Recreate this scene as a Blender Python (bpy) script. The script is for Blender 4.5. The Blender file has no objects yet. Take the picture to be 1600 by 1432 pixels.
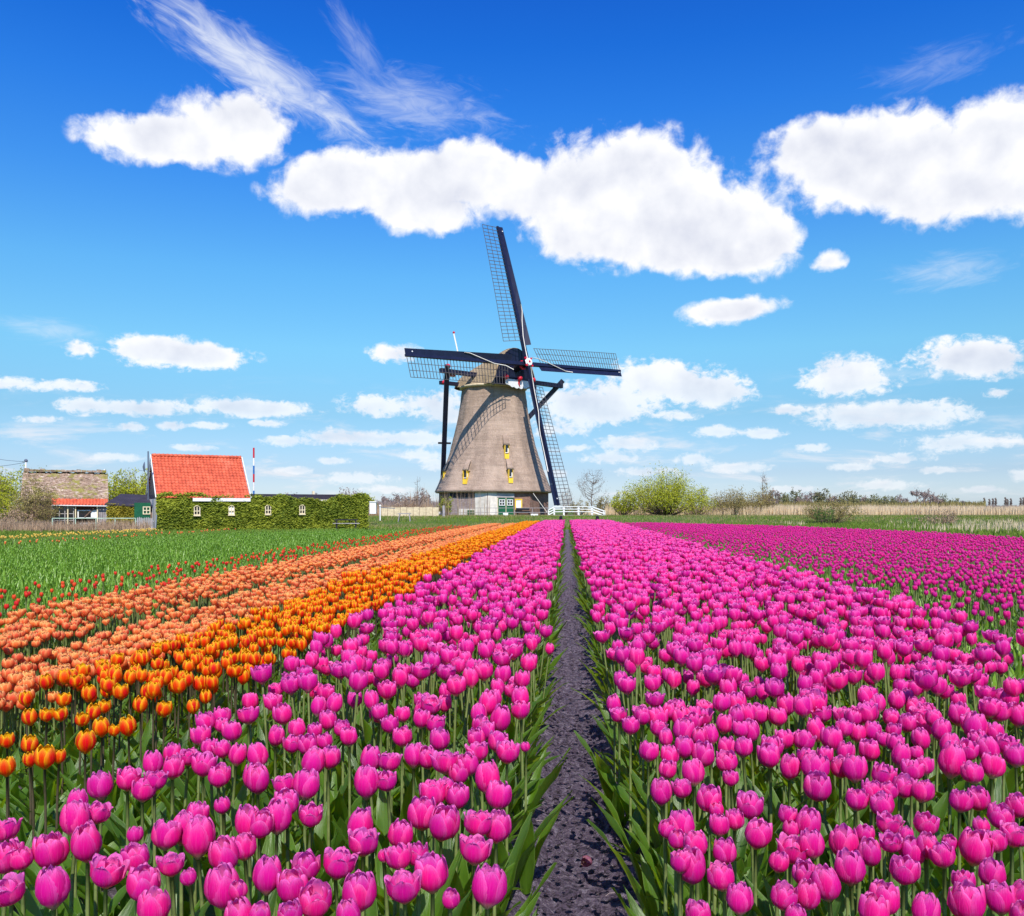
import bpy, math, random
import numpy as np
from mathutils import Vector, Matrix

random.seed(7)
rng = np.random.default_rng(7)
R = math.radians
scene = bpy.context.scene
col = scene.collection

# ------------------------------------------------------------------ camera
CAM_Z, F, HOR = 1.15, 1386.0, 795.0
cam_data = bpy.data.cameras.new('camera')
cam_data.sensor_width = 36.0
cam_data.lens = 36.0 * F / 1600.0
cam_data.shift_y = (HOR - 716.0) / 1600.0
cam_data.clip_start = 0.05
cam_data.clip_end = 6000
cam = bpy.data.objects.new('camera', cam_data)
cam.location = (0, 0, CAM_Z)
cam.rotation_euler = (R(90), 0, 0)
col.objects.link(cam)
scene.camera = cam

# ------------------------------------------------------------------ light
SUN_AZ, SUN_EL = 8.0, 49.0          # azimuth to the right of straight behind the camera
sd = Vector((math.sin(R(SUN_AZ)) * math.cos(R(SUN_EL)), -math.cos(R(SUN_AZ)) * math.cos(R(SUN_EL)), math.sin(R(SUN_EL))))
sun_data = bpy.data.lights.new('sun', 'SUN')
sun_data.energy = 4.8
sun_data.angle = R(0.5)
sun_data.color = (1.0, 0.95, 0.86)
sun = bpy.data.objects.new('sun', sun_data)
sun.rotation_euler = sd.to_track_quat('Z', 'Y').to_euler()
col.objects.link(sun)

scene.view_settings.view_transform = 'Standard'
scene.view_settings.look = 'None'
scene.view_settings.exposure = 0.35
scene.view_settings.gamma = 1.0
scene.view_settings.use_curve_mapping = False


class NT:
    """small helper round a node tree"""
    def __init__(self, tree):
        self.t = tree
        tree.nodes.clear()

    def n(self, kind, **kw):
        nd = self.t.nodes.new(kind)
        for k, v in kw.items():
            setattr(nd, k, v)
        return nd

    def put(self, sock, v):
        if isinstance(v, bpy.types.NodeSocket):
            self.t.links.new(v, sock)
        elif isinstance(v, (tuple, list)) and len(v) == 3 and sock.type == 'RGBA':
            sock.default_value = (*v, 1)
        else:
            sock.default_value = v

    def math(self, op, a, b=0.0, c=None, clamp=False):
        nd = self.n('ShaderNodeMath', operation=op, use_clamp=clamp)
        self.put(nd.inputs[0], a)
        self.put(nd.inputs[1], b)
        if c is not None:
            self.put(nd.inputs[2], c)
        return nd.outputs[0]

    def mix(self, f, a, b, blend='MIX'):
        nd = self.n('ShaderNodeMix', data_type='RGBA', blend_type=blend)
        self.put(nd.inputs[0], f)
        self.put(nd.inputs[6], a)
        self.put(nd.inputs[7], b)
        return nd.outputs[2]

    def ramp(self, f, stops):
        nd = self.n('ShaderNodeValToRGB')
        cr = nd.color_ramp
        while len(cr.elements) < len(stops):
            cr.elements.new(0.5)
        for e, (p, c) in zip(cr.elements, stops):
            e.position = p
            e.color = (*c, 1) if len(c) == 3 else c
        self.put(nd.inputs[0], f)
        return nd.outputs[0]

    def smooth(self, x, a, b, lo=0.0, hi=1.0):
        nd = self.n('ShaderNodeMapRange', interpolation_type='SMOOTHSTEP')
        self.put(nd.inputs[0], x)
        nd.inputs[1].default_value = a
        nd.inputs[2].default_value = b
        nd.inputs[3].default_value = lo
        nd.inputs[4].default_value = hi
        return nd.outputs[0]

    def noise(self, vec, scale, detail=4.0, rough=0.55, dist=0.0, dims='3D'):
        nd = self.n('ShaderNodeTexNoise', noise_dimensions=dims)
        if vec is not None:
            self.put(nd.inputs['Vector'], vec)
        nd.inputs['Scale'].default_value = scale
        nd.inputs['Detail'].default_value = detail
        nd.inputs['Roughness'].default_value = rough
        nd.inputs['Distortion'].default_value = dist
        return nd.outputs[0]

    def mapping(self, vec, loc=(0, 0, 0), rot=(0, 0, 0), scale=(1, 1, 1)):
        nd = self.n('ShaderNodeMapping')
        self.put(nd.inputs[0], vec)
        nd.inputs[1].default_value = loc
        nd.inputs[2].default_value = rot
        nd.inputs[3].default_value = scale
        return nd.outputs[0]


# ------------------------------------------------------------------ sky
world = bpy.data.worlds.new('World')
scene.world = world
world.use_nodes = True
w = NT(world.node_tree)
tc = w.n('ShaderNodeTexCoord').outputs['Generated']
sky = w.n('ShaderNodeTexSky', sky_type='NISHITA')
sky.sun_disc = False
sky.sun_elevation = R(SUN_EL)
sky.sun_rotation = math.atan2(sd.x, sd.y)
sky.air_density = 1.0
sky.dust_density = 0.6
sky.ozone_density = 3.0
sep = w.n('ShaderNodeSeparateXYZ')
w.put(sep.inputs[0], tc)
X, Y, Z = sep.outputs
el = w.math('MULTIPLY', w.math('ARCSINE', Z), 57.29578)
az = w.math('MULTIPLY', w.math('ARCTAN2', X, Y), 57.29578)
# deep polarised blue overhead, pale at the horizon: tint of the sky by elevation only
SKY_TINT = [(0.0, (1.25, 1.45, 1.95)), (0.045, (0.88, 1.05, 1.45)), (0.12, (0.73, 1.07, 1.26)), (0.20, (0.80, 1.40, 1.50)),
            (0.29, (0.64, 1.42, 1.75)), (0.39, (0.38, 1.20, 2.0)), (0.48, (0.21, 1.02, 2.13)), (0.55, (0.125, 0.86, 2.10)), (0.66, (0.09, 0.66, 2.0)), (1.0, (0.08, 0.52, 1.8))]
tint = w.ramp(w.math('DIVIDE', el, 50.0, clamp=True), SKY_TINT)
base_sky = w.mix(1.0, sky.outputs[0], tint, 'MULTIPLY')
comb = w.n('ShaderNodeCombineXYZ')
w.put(comb.inputs[0], az)
w.put(comb.inputs[1], el)
P = comb.outputs[0]


def azel(x, y):
    a = math.atan((x - 800) / F)
    return math.degrees(a), math.degrees(math.atan((HOR - y) / F * math.cos(a)))


LOBES = [(205, 215, 80, 38), (270, 222, 70, 34), (345, 203, 88, 60), (400, 196, 58, 54),
         (478, 305, 66, 34), (525, 278, 62, 40), (580, 288, 110, 52), (690, 285, 110, 66), (740, 262, 70, 44), (660, 340, 70, 30), (795, 290, 56, 46),
         (940, 280, 110, 78), (1020, 280, 90, 76), (1060, 330, 130, 80), (1150, 360, 90, 62), (1190, 385, 60, 48), (890, 330, 90, 70), (980, 380, 120, 44), (1110, 400, 80, 34),
         (1260, 240, 75, 52), (1350, 230, 110, 66), (1450, 250, 130, 80), (1560, 215, 90, 66), (1480, 310, 110, 46), (1620, 260, 100, 80), (1330, 300, 90, 34), (1740, 250, 120, 70),
         (225, 548, 55, 24), (280, 552, 70, 24), (340, 558, 60, 18), (125, 545, 24, 15), (618, 552, 42, 15), (1120, 490, 55, 20), (1165, 480, 65, 17),
         (1010, 590, 70, 30), (1070, 602, 80, 32), (1130, 615, 50, 22), (905, 630, 80, 30), (960, 640, 70, 22), (585, 632, 54, 18), (680, 632, 50, 24),
         (1315, 580, 60, 26), (1330, 602, 75, 18), (1490, 560, 80, 30), (1560, 560, 70, 30), (1340, 650, 90, 20), (1430, 648, 90, 22), (1500, 692, 90, 15),
         (360, 636, 75, 15), (430, 640, 65, 13), (230, 638, 60, 13), (140, 635, 46, 14), (510, 682, 40, 14), (590, 686, 60, 12), (670, 686, 46, 12),
         (875, 672, 50, 14), (985, 693, 52, 13), (950, 716, 44, 10), (270, 665, 22, 8), (200, 667, 28, 7), (1295, 408, 26, 18),
         (20, 600, 60, 11), (1120, 675, 36, 10), (1190, 677, 36, 9), (1085, 717, 30, 10), (1410, 717, 46, 9), (660, 712, 44, 10), (440, 690, 36, 8),
         (120, 603, 44, 9), (700, 728, 44, 9), (560, 748, 60, 10), (1385, 758, 50, 9), (1597, 743, 28, 11), (1010, 738, 50, 8), (1150, 730, 50, 9),
         (60, 655, 40, 7), (330, 665, 30, 6), (420, 662, 26, 6), (300, 700, 34, 6), (180, 715, 40, 7), (460, 735, 30, 6), (520, 720, 26, 6), (600, 765, 40, 6), (860, 740, 30, 6), (900, 700, 24, 6), (1060, 650, 34, 8), (1230, 640, 30, 8), (1270, 700, 26, 7), (1330, 730, 34, 7), (1460, 735, 30, 6), (1540, 765, 36, 6), (1240, 765, 40, 6), (1560, 615, 24, 8),
         (750, 655, 70, 14), (-150, 300, 120, 60), (-260, 560, 120, 26), (1850, 600, 120, 26), (-120, 690, 90, 12), (1780, 690, 90, 12)]
acc = None
warp = w.noise(P, 0.32, 3.0, 0.5)
warp2 = w.noise(P, 0.75, 9.0, 0.58, 0.25)
for (cx, cy, rx, ry) in LOBES:
    ca, ce = azel(cx, cy)
    a1, _ = azel(cx + rx, cy)
    _, e1 = azel(cx, cy - ry)
    k_ = 1.30 if rx > 90 or ry > 40 else 1.35
    sx, sy = 1.0 / (k_ * abs(a1 - ca)), 1.0 / (k_ * abs(e1 - ce))
    g = w.n('ShaderNodeTexGradient', gradient_type='SPHERICAL')
    w.put(g.inputs[0], P)
    g.texture_mapping.vector_type = 'POINT'
    g.texture_mapping.scale = (sx, sy, 1)
    g.texture_mapping.translation = (-ca * sx, -ce * sy, 0)
    acc = g.outputs['Fac'] if acc is None else w.math('ADD', acc, g.outputs['Fac'])
acc = w.math('MINIMUM', acc, 1.1)
fine_n = w.noise(w.mapping(P, scale=(1.0, 1.5, 1)), 1.7, 7.0, 0.66, 0.4)
low_k = w.smooth(el, 13.0, 8.0, 0.22, 1.5)
fld = w.math('ADD', acc, w.math('MULTIPLY', w.math('SUBTRACT', warp2, 0.5), 1.35))
fld = w.math('ADD', fld, w.math('MULTIPLY', w.math('SUBTRACT', fine_n, 0.5), low_k))
fld = w.math('ADD', fld, w.math('MULTIPLY', w.math('SUBTRACT', warp, 0.5), 0.7))
cum = w.smooth(fld, 0.09, 0.68)
guard = w.smooth(acc, 0.0, 0.14)
cum = w.math('MULTIPLY', cum, guard)
lowfade = w.smooth(el, 0.2, 12.0, 0.50, 1.0)
cum = w.math('MULTIPLY', cum, lowfade)
# relief of the billows: noise here minus noise a little higher up
lo_ = w.noise(P, 0.24, 5.0, 0.45)
up = w.noise(w.mapping(P, loc=(0.1, 1.3, 0)), 0.24, 5.0, 0.45)
rel = w.math('SUBTRACT', lo_, up)
shade = w.math('ADD', 0.72, w.math('MULTIPLY', rel, 1.7))
shade = w.math('ADD', shade, w.math('MULTIPLY', w.math('SUBTRACT', warp2, 0.5), 0.45))
shade = w.math('SUBTRACT', shade, w.math('MULTIPLY', w.math('SUBTRACT', acc, 0.40), 0.42), clamp=True)
ccol = w.ramp(shade, [(0.05, (7.4, 7.7, 8.8)), (0.38, (8.9, 9.1, 9.8)), (0.72, (10.5, 10.5, 10.7))])


def cirrus(x0, y0, x1, y1, width, ns, thr, strength):
    (a0, e0), (a1, e1) = azel(x0, y0), azel(x1, y1)
    L = math.hypot(a1 - a0, e1 - e0)
    th = math.atan2(e1 - e0, a1 - a0)
    m = w.mapping(P, loc=(-(a0 + a1) / 2, -(e0 + e1) / 2, 0))
    m = w.mapping(m, rot=(0, 0, -th))
    g = w.n('ShaderNodeTexGradient', gradient_type='SPHERICAL')
    w.put(g.inputs[0], w.mapping(m, scale=(1 / (L * 0.62), 1 / width, 1)))
    nz = w.noise(w.mapping(m, scale=(0.30, 1.0, 1)), ns, 10.0, 0.64, 1.3)
    f = w.math('ADD', g.outputs['Fac'], w.math('MULTIPLY', w.math('SUBTRACT', nz, 0.5), 1.5))
    return w.math('MULTIPLY', w.math('MULTIPLY', w.smooth(f, thr, thr + 0.95), w.smooth(g.outputs['Fac'], 0.0, 0.22)), strength)


ci = cirrus(170, -50, 620, 235, 2.2, 1.0, 0.14, 0.80)
ci = w.math('MAXIMUM', ci, cirrus(490, -40, 640, 190, 1.7, 1.1, 0.32, 0.30))
ci = w.math('MAXIMUM', ci, cirrus(450, 120, 830, 190, 3.0, 1.1, 0.28, 0.45))
ci = w.math('MAXIMUM', ci, cirrus(1350, 440, 1640, 400, 2.0, 1.1, 0.34, 0.45))
ci = w.math('MAXIMUM', ci, cirrus(-40, 500, 200, 530, 1.2, 1.1, 0.28, 0.40))
ci = w.math('MAXIMUM', ci, cirrus(1150, 590, 1650, 575, 1.0, 1.0, 0.32, 0.35))
ci = w.math('MAXIMUM', ci, cirrus(1300, 150, 1650, 40, 2.2, 1.1, 0.40, 0.25))
skyc = w.mix(ci, base_sky, (9.2, 9.6, 10.2))
thin = w.noise(w.mapping(P, scale=(0.16, 0.75, 1)), 1.0, 8.0, 0.62, 0.4)
thin = w.math('MULTIPLY', w.smooth(thin, 0.50, 0.72, 0.0, 0.75), w.smooth(el, 9.0, 2.5))
skyc = w.mix(thin, skyc, (9.3, 9.2, 9.6))
skyc = w.mix(cum, skyc, ccol)
bg = w.n('ShaderNodeBackground')
w.put(bg.inputs[0], skyc)
bg.inputs[1].default_value = 0.0785
wo = w.n('ShaderNodeOutputWorld')
w.put(wo.inputs[0], bg.outputs[0])
world.cycles.sampling_method = 'MANUAL'
world.cycles.sample_map_resolution = 256


# ------------------------------------------------------------------ object helpers
def tag(o, label=None, cat=None, group=None, kind=None):
    if label:
        o['label'] = label
    if cat:
        o['category'] = cat
    if group:
        o['group'] = group
    if kind:
        o['kind'] = kind
    return o


def empty(name, loc=(0, 0, 0), rz=0.0, label=None, cat=None, group=None):
    o = bpy.data.objects.new(name, None)
    o.empty_display_size = 0.1
    o.location = loc
    o.rotation_euler = (0, 0, rz)
    col.objects.link(o)
    return tag(o, label, cat, group)


def link(name, me, parent=None, loc=(0, 0, 0), rot=(0, 0, 0)):
    o = bpy.data.objects.new(name, me)
    o.location = loc
    o.rotation_euler = rot
    col.objects.link(o)
    if parent:
        o.parent = parent
    return o


def copy_tree(o, parent=None):
    c = o.copy()
    col.objects.link(c)
    if parent:
        c.parent = parent
    for ch in o.children:
        copy_tree(ch, c)
    return c


class MB:
    """mesh builder: collects vertices, faces and uvs, builds ONE mesh"""
    def __init__(self):
        self.v, self.f, self.uv, self.mi = [], [], [], []

    def face(self, pts, uv=None, mi=0):
        b = len(self.v)
        self.v.extend([tuple(p) for p in pts])
        self.f.append(tuple(range(b, b + len(pts))))
        self.uv.append(uv or [(0.5, 0.5)] * len(pts))
        self.mi.append(mi)

    def box(self, x0, x1, y0, y1, z0, z1, mi=0):
        b = len(self.v)
        self.v += [(x0, y0, z0), (x1, y0, z0), (x1, y1, z0), (x0, y1, z0), (x0, y0, z1), (x1, y0, z1), (x1, y1, z1), (x0, y1, z1)]
        for q in ((0, 3, 2, 1), (4, 5, 6, 7), (0, 1, 5, 4), (1, 2, 6, 5), (2, 3, 7, 6), (3, 0, 4, 7)):
            self.f.append(tuple(b + i for i in q))
            self.uv.append([(0, 0), (1, 0), (1, 1), (0, 1)])
            self.mi.append(mi)
        return self

    def beam(self, p0, p1, w0, h0=None, w1=None, h1=None, upv=(0, 0, 1), mi=0):
        h0 = h0 or w0
        w1 = w1 or w0
        h1 = h1 or h0
        p0, p1 = Vector(p0), Vector(p1)
        d = (p1 - p0).normalized()
        u = Vector(upv)
        if abs(d.dot(u)) > 0.98:
            u = Vector((1, 0, 0))
        s = d.cross(u).normalized()
        u = s.cross(d).normalized()
        b = len(self.v)
        for p, ww, hh in ((p0, w0, h0), (p1, w1, h1)):
            for a, c in ((-1, -1), (1, -1), (1, 1), (-1, 1)):
                self.v.append(tuple(p + s * (a * ww / 2) + u * (c * hh / 2)))
        for q in ((3, 2, 1, 0), (4, 5, 6, 7), (0, 1, 5, 4), (1, 2, 6, 5), (2, 3, 7, 6), (3, 0, 4, 7)):
            self.f.append(tuple(b + i for i in q))
            self.uv.append([(0, 0), (1, 0), (1, 1), (0, 1)])
            self.mi.append(mi)
        return self

    def tube(self, pts, radii, n=6, cap=True, mi=0):
        pts = [Vector(p) for p in pts]
        if not isinstance(radii, (list, tuple)):
            radii = [radii] * len(pts)
        b = len(self.v)
        for i, p in enumerate(pts):
            d = (pts[min(i + 1, len(pts) - 1)] - pts[max(i - 1, 0)]).normalized()
            ref = Vector((1, 0, 0)) if abs(d.x) < 0.8 else Vector((0, 1, 0))
            s = d.cross(ref).normalized()
            t = d.cross(s)
            for k in range(n):
                a = 2 * math.pi * k / n
                self.v.append(tuple(p + (s * math.cos(a) + t * math.sin(a)) * radii[i]))
        for i in range(len(pts) - 1):
            for k in range(n):
                k2 = (k + 1) % n
                self.f.append((b + i * n + k, b + i * n + k2, b + (i + 1) * n + k2, b + (i + 1) * n + k))
                v0, v1 = i / (len(pts) - 1), (i + 1) / (len(pts) - 1)
                self.uv.append([(k / n, v0), ((k + 1) / n, v0), ((k + 1) / n, v1), (k / n, v1)])
                self.mi.append(mi)
        if cap:
            for st, rev in ((b, True), (b + (len(pts) - 1) * n, False)):
                idx = [st + k for k in range(n)]
                if not rev:
                    idx.reverse()
                self.f.append(tuple(idx))
                self.uv.append([(0.5, 0.5)] * n)
                self.mi.append(mi)
        return self

    def grid(self, rows, closed=False, mi=0, uvs=None):
        """rows: list of equally long lists of points"""
        b = len(self.v)
        nr, nc = len(rows), len(rows[0])
        for r in rows:
            self.v.extend([tuple(p) for p in r])
        for i in range(nr - 1):
            for j in range(nc if closed else nc - 1):
                j2 = (j + 1) % nc
                self.f.append((b + i * nc + j, b + i * nc + j2, b + (i + 1) * nc + j2, b + (i + 1) * nc + j))
                u0, u1, v0, v1 = j / (nc - 1), (j + 1) / (nc - 1), i / (nr - 1), (i + 1) / (nr - 1)
                self.uv.append([(u0, v0), (u1, v0), (u1, v1), (u0, v1)])
                self.mi.append(mi)
        return self

    def ball(self, c, r, n=8, m=6, sz=1.0, mi=0):
        rows = []
        for i in range(m + 1):
            t = math.pi * i / m
            rows.append([(c[0] + r * math.sin(t) * math.cos(2 * math.pi * k / n), c[1] + r * math.sin(t) * math.sin(2 * math.pi * k / n),
                          c[2] - r * sz * math.cos(t)) for k in range(n)])
        return self.grid(rows, closed=True, mi=mi)

    def mesh(self, name, mats, smooth=False):
        me = bpy.data.meshes.new(name)
        me.from_pydata(self.v, [], self.f)
        if not isinstance(mats, (list, tuple)):
            mats = [mats]
        for m in mats:
            me.materials.append(m)
        ul = me.uv_layers.new(name='UVMap')
        flat = [c for face in self.uv for p in face for c in p]
        ul.data.foreach_set('uv', flat)
        if len(mats) > 1:
            me.polygons.foreach_set('material_index', self.mi)
        if smooth:
            me.polygons.foreach_set('use_smooth', [True] * len(me.polygons))
        me.update()
        return me

    def build(self, name, mats, parent=None, smooth=False, kind=None, label=None):
        o = link(name, self.mesh(name, mats, smooth), parent)
        return tag(o, label, None, None, kind)


def at(x, y, d):
    return Vector(((x - 800) / F * d, d, CAM_Z - (y - HOR) / F * d))


def gx(x, d):
    return (x - 800) / F * d


def gz(y, d):
    return CAM_Z - (y - HOR) / F * d


def vnoise(x, y, seed=0):
    xi, yi = np.floor(x).astype(np.int64), np.floor(y).astype(np.int64)
    fx, fy = x - xi, y - yi
    fx, fy = fx * fx * (3 - 2 * fx), fy * fy * (3 - 2 * fy)

    def h(a, b):
        n = (a * 374761393 + b * 668265263 + seed * 2147483647) & 0xffffffff
        n = ((n ^ (n >> 13)) * 1274126177) & 0xffffffff
        return ((n ^ (n >> 16)) & 0xffff) / 65535.0
    return (h(xi, yi) * (1 - fx) + h(xi + 1, yi) * fx) * (1 - fy) + (h(xi, yi + 1) * (1 - fx) + h(xi + 1, yi + 1) * fx) * fy


def fbm(x, y, oct=4, seed=0, gain=0.5):
    s, a, t = 0, 1, 0
    for i in range(oct):
        s = s + a * vnoise(x * 2 ** i, y * 2 ** i, seed + i)
        t += a
        a *= gain
    return s / t - 0.5


# ------------------------------------------------------------------ materials
def mat(name):
    m = bpy.data.materials.new(name)
    m.use_nodes = True
    return m, NT(m.node_tree)


def finish(m, t, color, rough=0.7, bump=None, bump_d=0.02, spec=0.5, trans=None, tfac=0.3, metallic=0.0, strength=1.0):
    p = t.n('ShaderNodeBsdfPrincipled')
    t.put(p.inputs['Base Color'], color)
    t.put(p.inputs['Roughness'], rough)
    p.inputs['Specular IOR Level'].default_value = spec
    p.inputs['Metallic'].default_value = metallic
    if bump is not None:
        b = t.n('ShaderNodeBump')
        b.inputs['Strength'].default_value = strength
        b.inputs['Distance'].default_value = bump_d
        t.put(b.inputs['Height'], bump)
        t.put(p.inputs['Normal'], b.outputs[0])
    out = p.outputs[0]
    if trans is not None:
        tr = t.n('ShaderNodeBsdfTranslucent')
        t.put(tr.inputs[0], trans)
        mx = t.n('ShaderNodeMixShader')
        t.put(mx.inputs[0], tfac)
        t.put(mx.inputs[1], out)
        t.put(mx.inputs[2], tr.outputs[0])
        out = mx.outputs[0]
    o = t.n('ShaderNodeOutputMaterial')
    t.put(o.inputs[0], out)
    return m


def rnd(t):
    return t.n('ShaderNodeObjectInfo').outputs['Random']


def simple(name, c, rough=0.6, var=0.15, scale=6.0, bump=0.0, spec=0.4, metallic=0.0):
    m, t = mat(name)
    oc = t.n('ShaderNodeTexCoord').outputs['Object']
    nz = t.noise(oc, scale, 5, 0.6)
    dark = tuple(v * (1 - 2 * var) for v in c)
    lite = tuple(min(1, v * (1 + 2 * var)) for v in c)
    cc = t.ramp(nz, [(0.25, dark), (0.75, lite)])
    return finish(m, t, cc, rough, nz if bump else None, bump, spec, metallic=metallic)


def petal_mat(name, body, edge, base, rim_p=0.62, edge_w=0.5, tr=(1, 0.1, 0.5), var=0.12, tip=None, rough=0.38):
    m, t = mat(name)
    uv = t.n('ShaderNodeUVMap').outputs[0]
    s = t.n('ShaderNodeSeparateXYZ')
    t.put(s.inputs[0], uv)
    u, v = s.outputs[0], s.outputs[1]
    side = t.math('MULTIPLY', t.math('ABSOLUTE', t.math('SUBTRACT', u, 0.5)), 2.0)
    vein = t.noise(t.mapping(uv, scale=(26, 2.2, 1)), 1.0, 4, 0.6)
    blot = t.noise(t.mapping(uv, scale=(3, 3, 1)), 1.5, 3, 0.5)
    r = rnd(t)
    e = t.math('ADD', t.math('MULTIPLY', t.math('POWER', side, 2.0), edge_w), t.math('MULTIPLY', t.smooth(v, rim_p, 1.0), 0.75))
    e = t.math('ADD', e, t.math('MULTIPLY', t.math('SUBTRACT', vein, 0.5), 1.0), clamp=True)
    c = t.mix(e, body, edge)
    if tip:
        c = t.mix(t.math('MULTIPLY', t.smooth(v, 0.8, 1.0), 0.6), c, tip)
    bf = t.n('ShaderNodeNewGeometry').outputs['Backfacing']
    c = t.mix(t.math('MULTIPLY', bf, 0.75), c, edge)  # paler inner face: own tone plus the cup's lit inside put into colour
    c = t.mix(t.smooth(v, 0.13, 0.02), c, base)
    hs = t.n('ShaderNodeHueSaturation')
    t.put(hs.inputs['Hue'], t.math('ADD', 0.5, t.math('MULTIPLY', t.math('SUBTRACT', r, 0.5), var * 0.18)))
    t.put(hs.inputs['Value'], t.math('ADD', 1.0, t.math('MULTIPLY', t.math('SUBTRACT', t.math('ADD', r, t.math('MULTIPLY', blot, 0.7)), 0.72), var * 1.8)))
    t.put(hs.inputs['Color'], c)
    trc = t.mix(0.5, hs.outputs[0], tr)
    return finish(m, t, hs.outputs[0], rough, vein, 0.0028, 0.22, trc, 0.40)


M = {}
M['pink'] = petal_mat('petal_pink', (0.82, 0.006, 0.28), (1.0, 0.24, 0.66), (0.85, 0.55, 0.35), tr=(1.0, 0.03, 0.48), edge_w=0.36, rim_p=0.40, var=0.14)
M['magenta'] = petal_mat('petal_magenta', (0.68, 0.006, 0.25), (0.94, 0.16, 0.55), (0.5, 0.3, 0.2), tr=(0.95, 0.03, 0.4), edge_w=0.3)
M['orange'] = petal_mat('petal_orange', (0.84, 0.018, 0.003), (1.0, 0.66, 0.012), (0.7, 0.35, 0.02), rim_p=0.32, edge_w=0.80, tr=(1, 0.12, 0.0), var=0.10)
M['salmon'] = petal_mat('petal_salmon', (0.88, 0.14, 0.040), (1.0, 0.66, 0.22), (0.6, 0.4, 0.1), rim_p=0.35, edge_w=0.55, tr=(1, 0.15, 0.10), var=0.12)
M['red'] = petal_mat('petal_red', (0.78, 0.045, 0.020), (0.92, 0.22, 0.08), (0.4, 0.3, 0.05), tr=(1, 0.1, 0.05))
M['yellow'] = petal_mat('petal_yellow', (0.85, 0.55, 0.08), (0.9, 0.75, 0.35), (0.4, 0.4, 0.05), tr=(1, 0.8, 0.2))


def leaf_mat(name, c0, c1, tr, tf=0.38):
    m, t = mat(name)
    uv = t.n('ShaderNodeUVMap').outputs[0]
    vein = t.noise(t.mapping(uv, scale=(30, 1.2, 1)), 1.0, 3, 0.5)
    blot = t.noise(t.mapping(uv, scale=(2, 5, 1)), 1.5, 3, 0.6)
    s = t.n('ShaderNodeSeparateXYZ')
    t.put(s.inputs[0], uv)
    r = rnd(t)
    f = t.math('ADD', t.math('MULTIPLY', blot, 0.5), t.math('MULTIPLY', r, 0.5), clamp=True)
    c = t.mix(f, c0, c1)
    mid = t.smooth(t.math('ABSOLUTE', t.math('SUBTRACT', s.outputs[0], 0.5)), 0.0, 0.06)
    c = t.mix(t.math('MULTIPLY', t.math('SUBTRACT', 1.0, mid), 0.35), c, c1)
    edge = t.smooth(t.math('ABSOLUTE', t.math('SUBTRACT', s.outputs[0], 0.5)), 0.42, 0.5)
    c = t.mix(t.math('MULTIPLY', edge, 0.5), c, (0.28, 0.42, 0.10))  # bright margin: edge highlight painted into the leaf colour
    return finish(m, t, c, 0.33, vein, 0.0012, 0.5, tr, tf)


M['leaf'] = leaf_mat('tulip_leaf', (0.008, 0.042, 0.012), (0.125, 0.250, 0.016), (0.42, 0.62, 0.01), 0.42)
M['leaf_green'] = leaf_mat('young_leaf', (0.11, 0.25, 0.022), (0.30, 0.50, 0.055), (0.36, 0.58, 0.03))
M['stem'] = simple('tulip_stem', (0.16, 0.20, 0.06), 0.45, 0.2, 30)
M['stem_dark'] = simple('orange_stem', (0.07, 0.055, 0.03), 0.45, 0.2, 30)

# soil
m, t = mat('soil')
oc = t.n('ShaderNodeTexCoord').outputs['Object']
n1 = t.noise(oc, 9, 8, 0.65)
n2 = t.noise(oc, 34, 8, 0.72, 0.5)
n3 = t.noise(oc, 150, 3, 0.6)
c = t.ramp(n1, [(0.3, (0.085, 0.057, 0.098)), (0.7, (0.215, 0.158, 0.225))])
c = t.mix(t.smooth(n2, 0.50, 0.60, 0, 0.85), c, (0.36, 0.30, 0.38))
c = t.mix(t.smooth(n2, 0.47, 0.38, 0, 0.8), c, (0.010, 0.006, 0.014))
c = t.mix(t.smooth(n3, 0.66, 0.70, 0, 0.8), c, (0.50, 0.44, 0.46))
hgt = t.math('ADD', t.math('MULTIPLY', n2, 0.7), t.math('MULTIPLY', n3, 0.3))
M['soil'] = finish(m, t, c, 0.55, hgt, 0.10, 0.5)

# ground (grass)
m, t = mat('grass_ground')
oc = t.n('ShaderNodeTexCoord').outputs['Object']
n1 = t.noise(oc, 0.25, 6, 0.6)
n2 = t.noise(oc, 5, 6, 0.7)
c = t.ramp(n1, [(0.3, (0.055, 0.115, 0.020)), (0.6, (0.115, 0.155, 0.035)), (0.75, (0.21, 0.17, 0.075))])
c = t.mix(t.smooth(n2, 0.4, 0.7, 0, 0.6), c, (0.09, 0.16, 0.025))
M['grass_ground'] = finish(m, t, c, 0.9, n2, 0.1, 0.2)


def blade_mat(name, c0, c1, tr=None):
    m, t = mat(name)
    geo = t.n('ShaderNodeNewGeometry')
    nz = t.noise(geo.outputs['Position'], 0.6, 5, 0.7)
    nz2 = t.noise(geo.outputs['Position'], 23, 2, 0.7)
    f = t.math('ADD', t.math('MULTIPLY', nz, 0.45), t.math('MULTIPLY', nz2, 0.55))
    c = t.ramp(f, [(0.35, c0), (0.65, c1)])
    return finish(m, t, c, 0.7, None, 0, 0.25, tr or c1, 0.25)


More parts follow.
